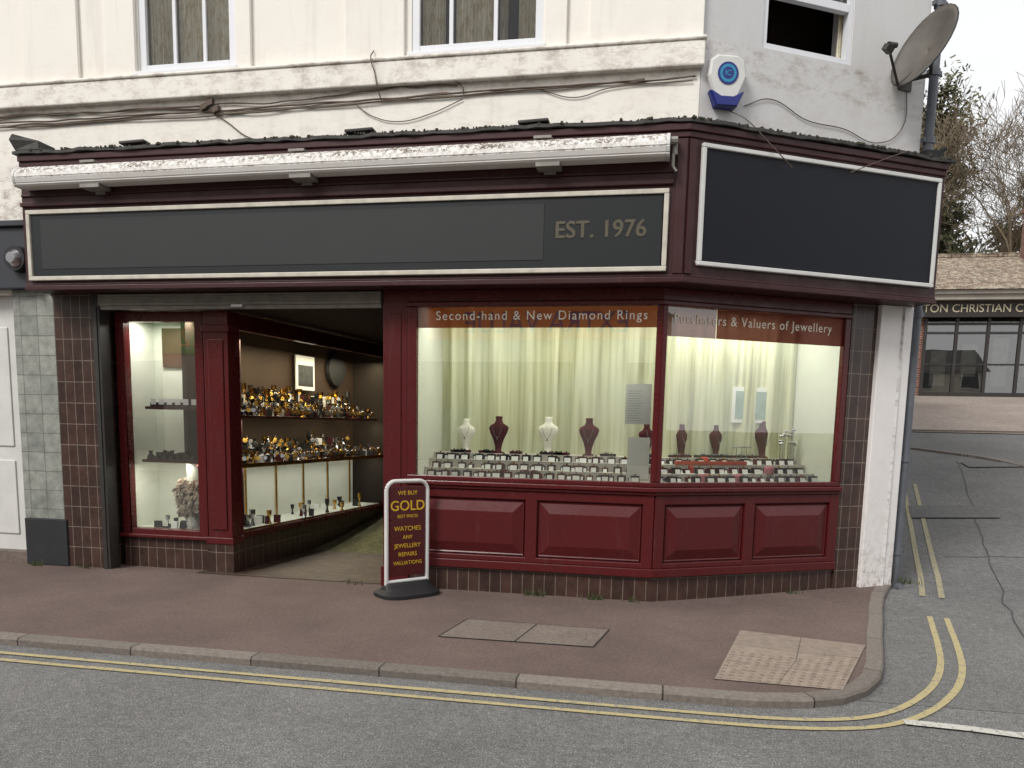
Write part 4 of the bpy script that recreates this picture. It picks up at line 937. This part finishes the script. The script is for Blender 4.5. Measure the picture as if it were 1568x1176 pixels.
k=NT("ivy_foliage"); n=k.noise(0.9,4); k.col(k.ramp(n,[(0.3,lin((74,72,48))),(0.55,lin((114,106,74))),(0.75,lin((140,130,96)))])); k.b.inputs['Roughness'].default_value=0.8; m_ivy=k.m
def bare_tree(loc,h,seed,lev=6,sp=0.55,th=0.019):
    random.seed(seed); mb=MB(); grow(mb,Vector(loc),Vector((0,0,1)),h*0.25,h*th,0,lev,sp,0.04)
    return mb.obj("bare_tree",m_bark)
def evergreen(loc,h,rad,seed,n=9000,mat=None,nc=110):
    random.seed(seed); par=empty("evergreen_tree",loc); mb=MB(); loc=Vector(loc)
    mb.tube(loc,loc+Vector((0,0,h*0.95)),h*0.02,h*0.003,8); cl=[]
    for i in range(nc):
        t=random.uniform(0.1,1)**0.8; z=h*(0.12+0.86*t); rr=rad*(1-t*0.7)*random.uniform(.5,1.2); a=random.uniform(0,6.28)
        e=loc+Vector((rr*math.cos(a),rr*math.sin(a),z+random.uniform(-.2,.5))); mb.tube(loc+Vector((0,0,z*0.93)),e,0.06,0.02,4,False); cl.append((e,random.uniform(.35,.9))); cl.append((loc+Vector((0,0,z*0.95))+ (e-loc-Vector((0,0,z*.95)))*0.55,random.uniform(.4,.8)))
    mb.obj("trunk_and_limbs",m_bark,par)
    mb=MB()
    for i in range(n):
        c,s=random.choice(cl); v=Vector((random.gauss(0,1),random.gauss(0,1),random.gauss(0,.75)))*s*0.5; p=c+v
        ax=Vector((random.gauss(0,1),random.gauss(0,1),random.gauss(0,1))).normalized(); ay=ax.orthogonal().normalized(); L=random.uniform(.06,.16)
        mb.face([p-ax*L-ay*L*.4,p+ax*L-ay*L*.5,p+ax*L*.8+ay*L*.5,p-ax*L*.7+ay*L*.45],[(0,0),(1,0),(1,1),(0,1)])
    mb.obj("foliage",mat or m_leaf,par)
evergreen((11.7,34,2.7),14.8,2.6,3,10500); evergreen((13.4,40,2.7),11.5,3.0,5,7500,m_ivy); evergreen((8.0,40,2.7),10,3.0,8,4000)
evergreen((17.5,40,2.7),10,3.0,9,5000,m_ivy)
bare_tree((14.2,32,2.7),15.5,11,7); bare_tree((16.6,34,2.7),16.5,21,6); bare_tree((12.9,35,2.7),15.5,31,7); bare_tree((19,38,2.7),16,41,6)

# ---------------------------------------------------------------- opposite side of the street
OP=empty("terrace_building",(-3,-16,0))
mb=MB(); mb.wbox(-26,22,-19,-13,0,6.0); mb.obj("walls",m_opp,OP)
mb=MB(); mb.face([(-26,-13,6.0),(-26,-19,6.0),(-26,-16,7.6)]); mb.face([(-26.2,-12.7,5.9),(-26.2,-16,7.7),(22.2,-16,7.7),(22.2,-12.7,5.9)]); mb.face([(22.2,-19.3,5.9),(22.2,-16,7.7),(-26.2,-16,7.7),(-26.2,-19.3,5.9)]); mb.obj("roof",m_lead,OP)
mb=MB(); mf=MB()
for i in range(16):
    x=-24.5+i*3; mb.wbox(x,x+1.1,-13,-12.97,4.75,5.8); mf.wbox(x-0.08,x+1.18,-12.99,-12.955,5.8,5.9); mf.wbox(x-0.08,x+1.18,-12.99,-12.92,4.66,4.75); mf.wbox(x-0.08,x,-12.99,-12.955,4.75,5.8); mf.wbox(x+1.1,x+1.18,-12.99,-12.955,4.75,5.8)
for i in range(8):
    x=-25+i*6; mb.wbox(x,x+4.6,-13,-12.96,0.6,3.2)
mb.obj("windows",m_terra,OP); mf.obj("window_frames",m_white,OP)
OF=frame(0,-12.9,180)
mb=MB(); mb.wbox(-6.2,-0.2,-12.96,-12.85,3.75,4.6); mb.obj("orange_fascia",m_orange,OP)
text("lettering","EXTRA VALUE",0.75,OF,3.1,0.06,4.15,m_blue,OP,0.01,sx=0.9)
mb=MB(); mb.wbox(-15.5,-11.5,-12.96,-12.85,3.4,4.3); mb.obj("green_fascia",m_green,OP)
text("lettering","22",0.8,OF,13.3,0.06,3.85,m_ytext,OP,0.01)
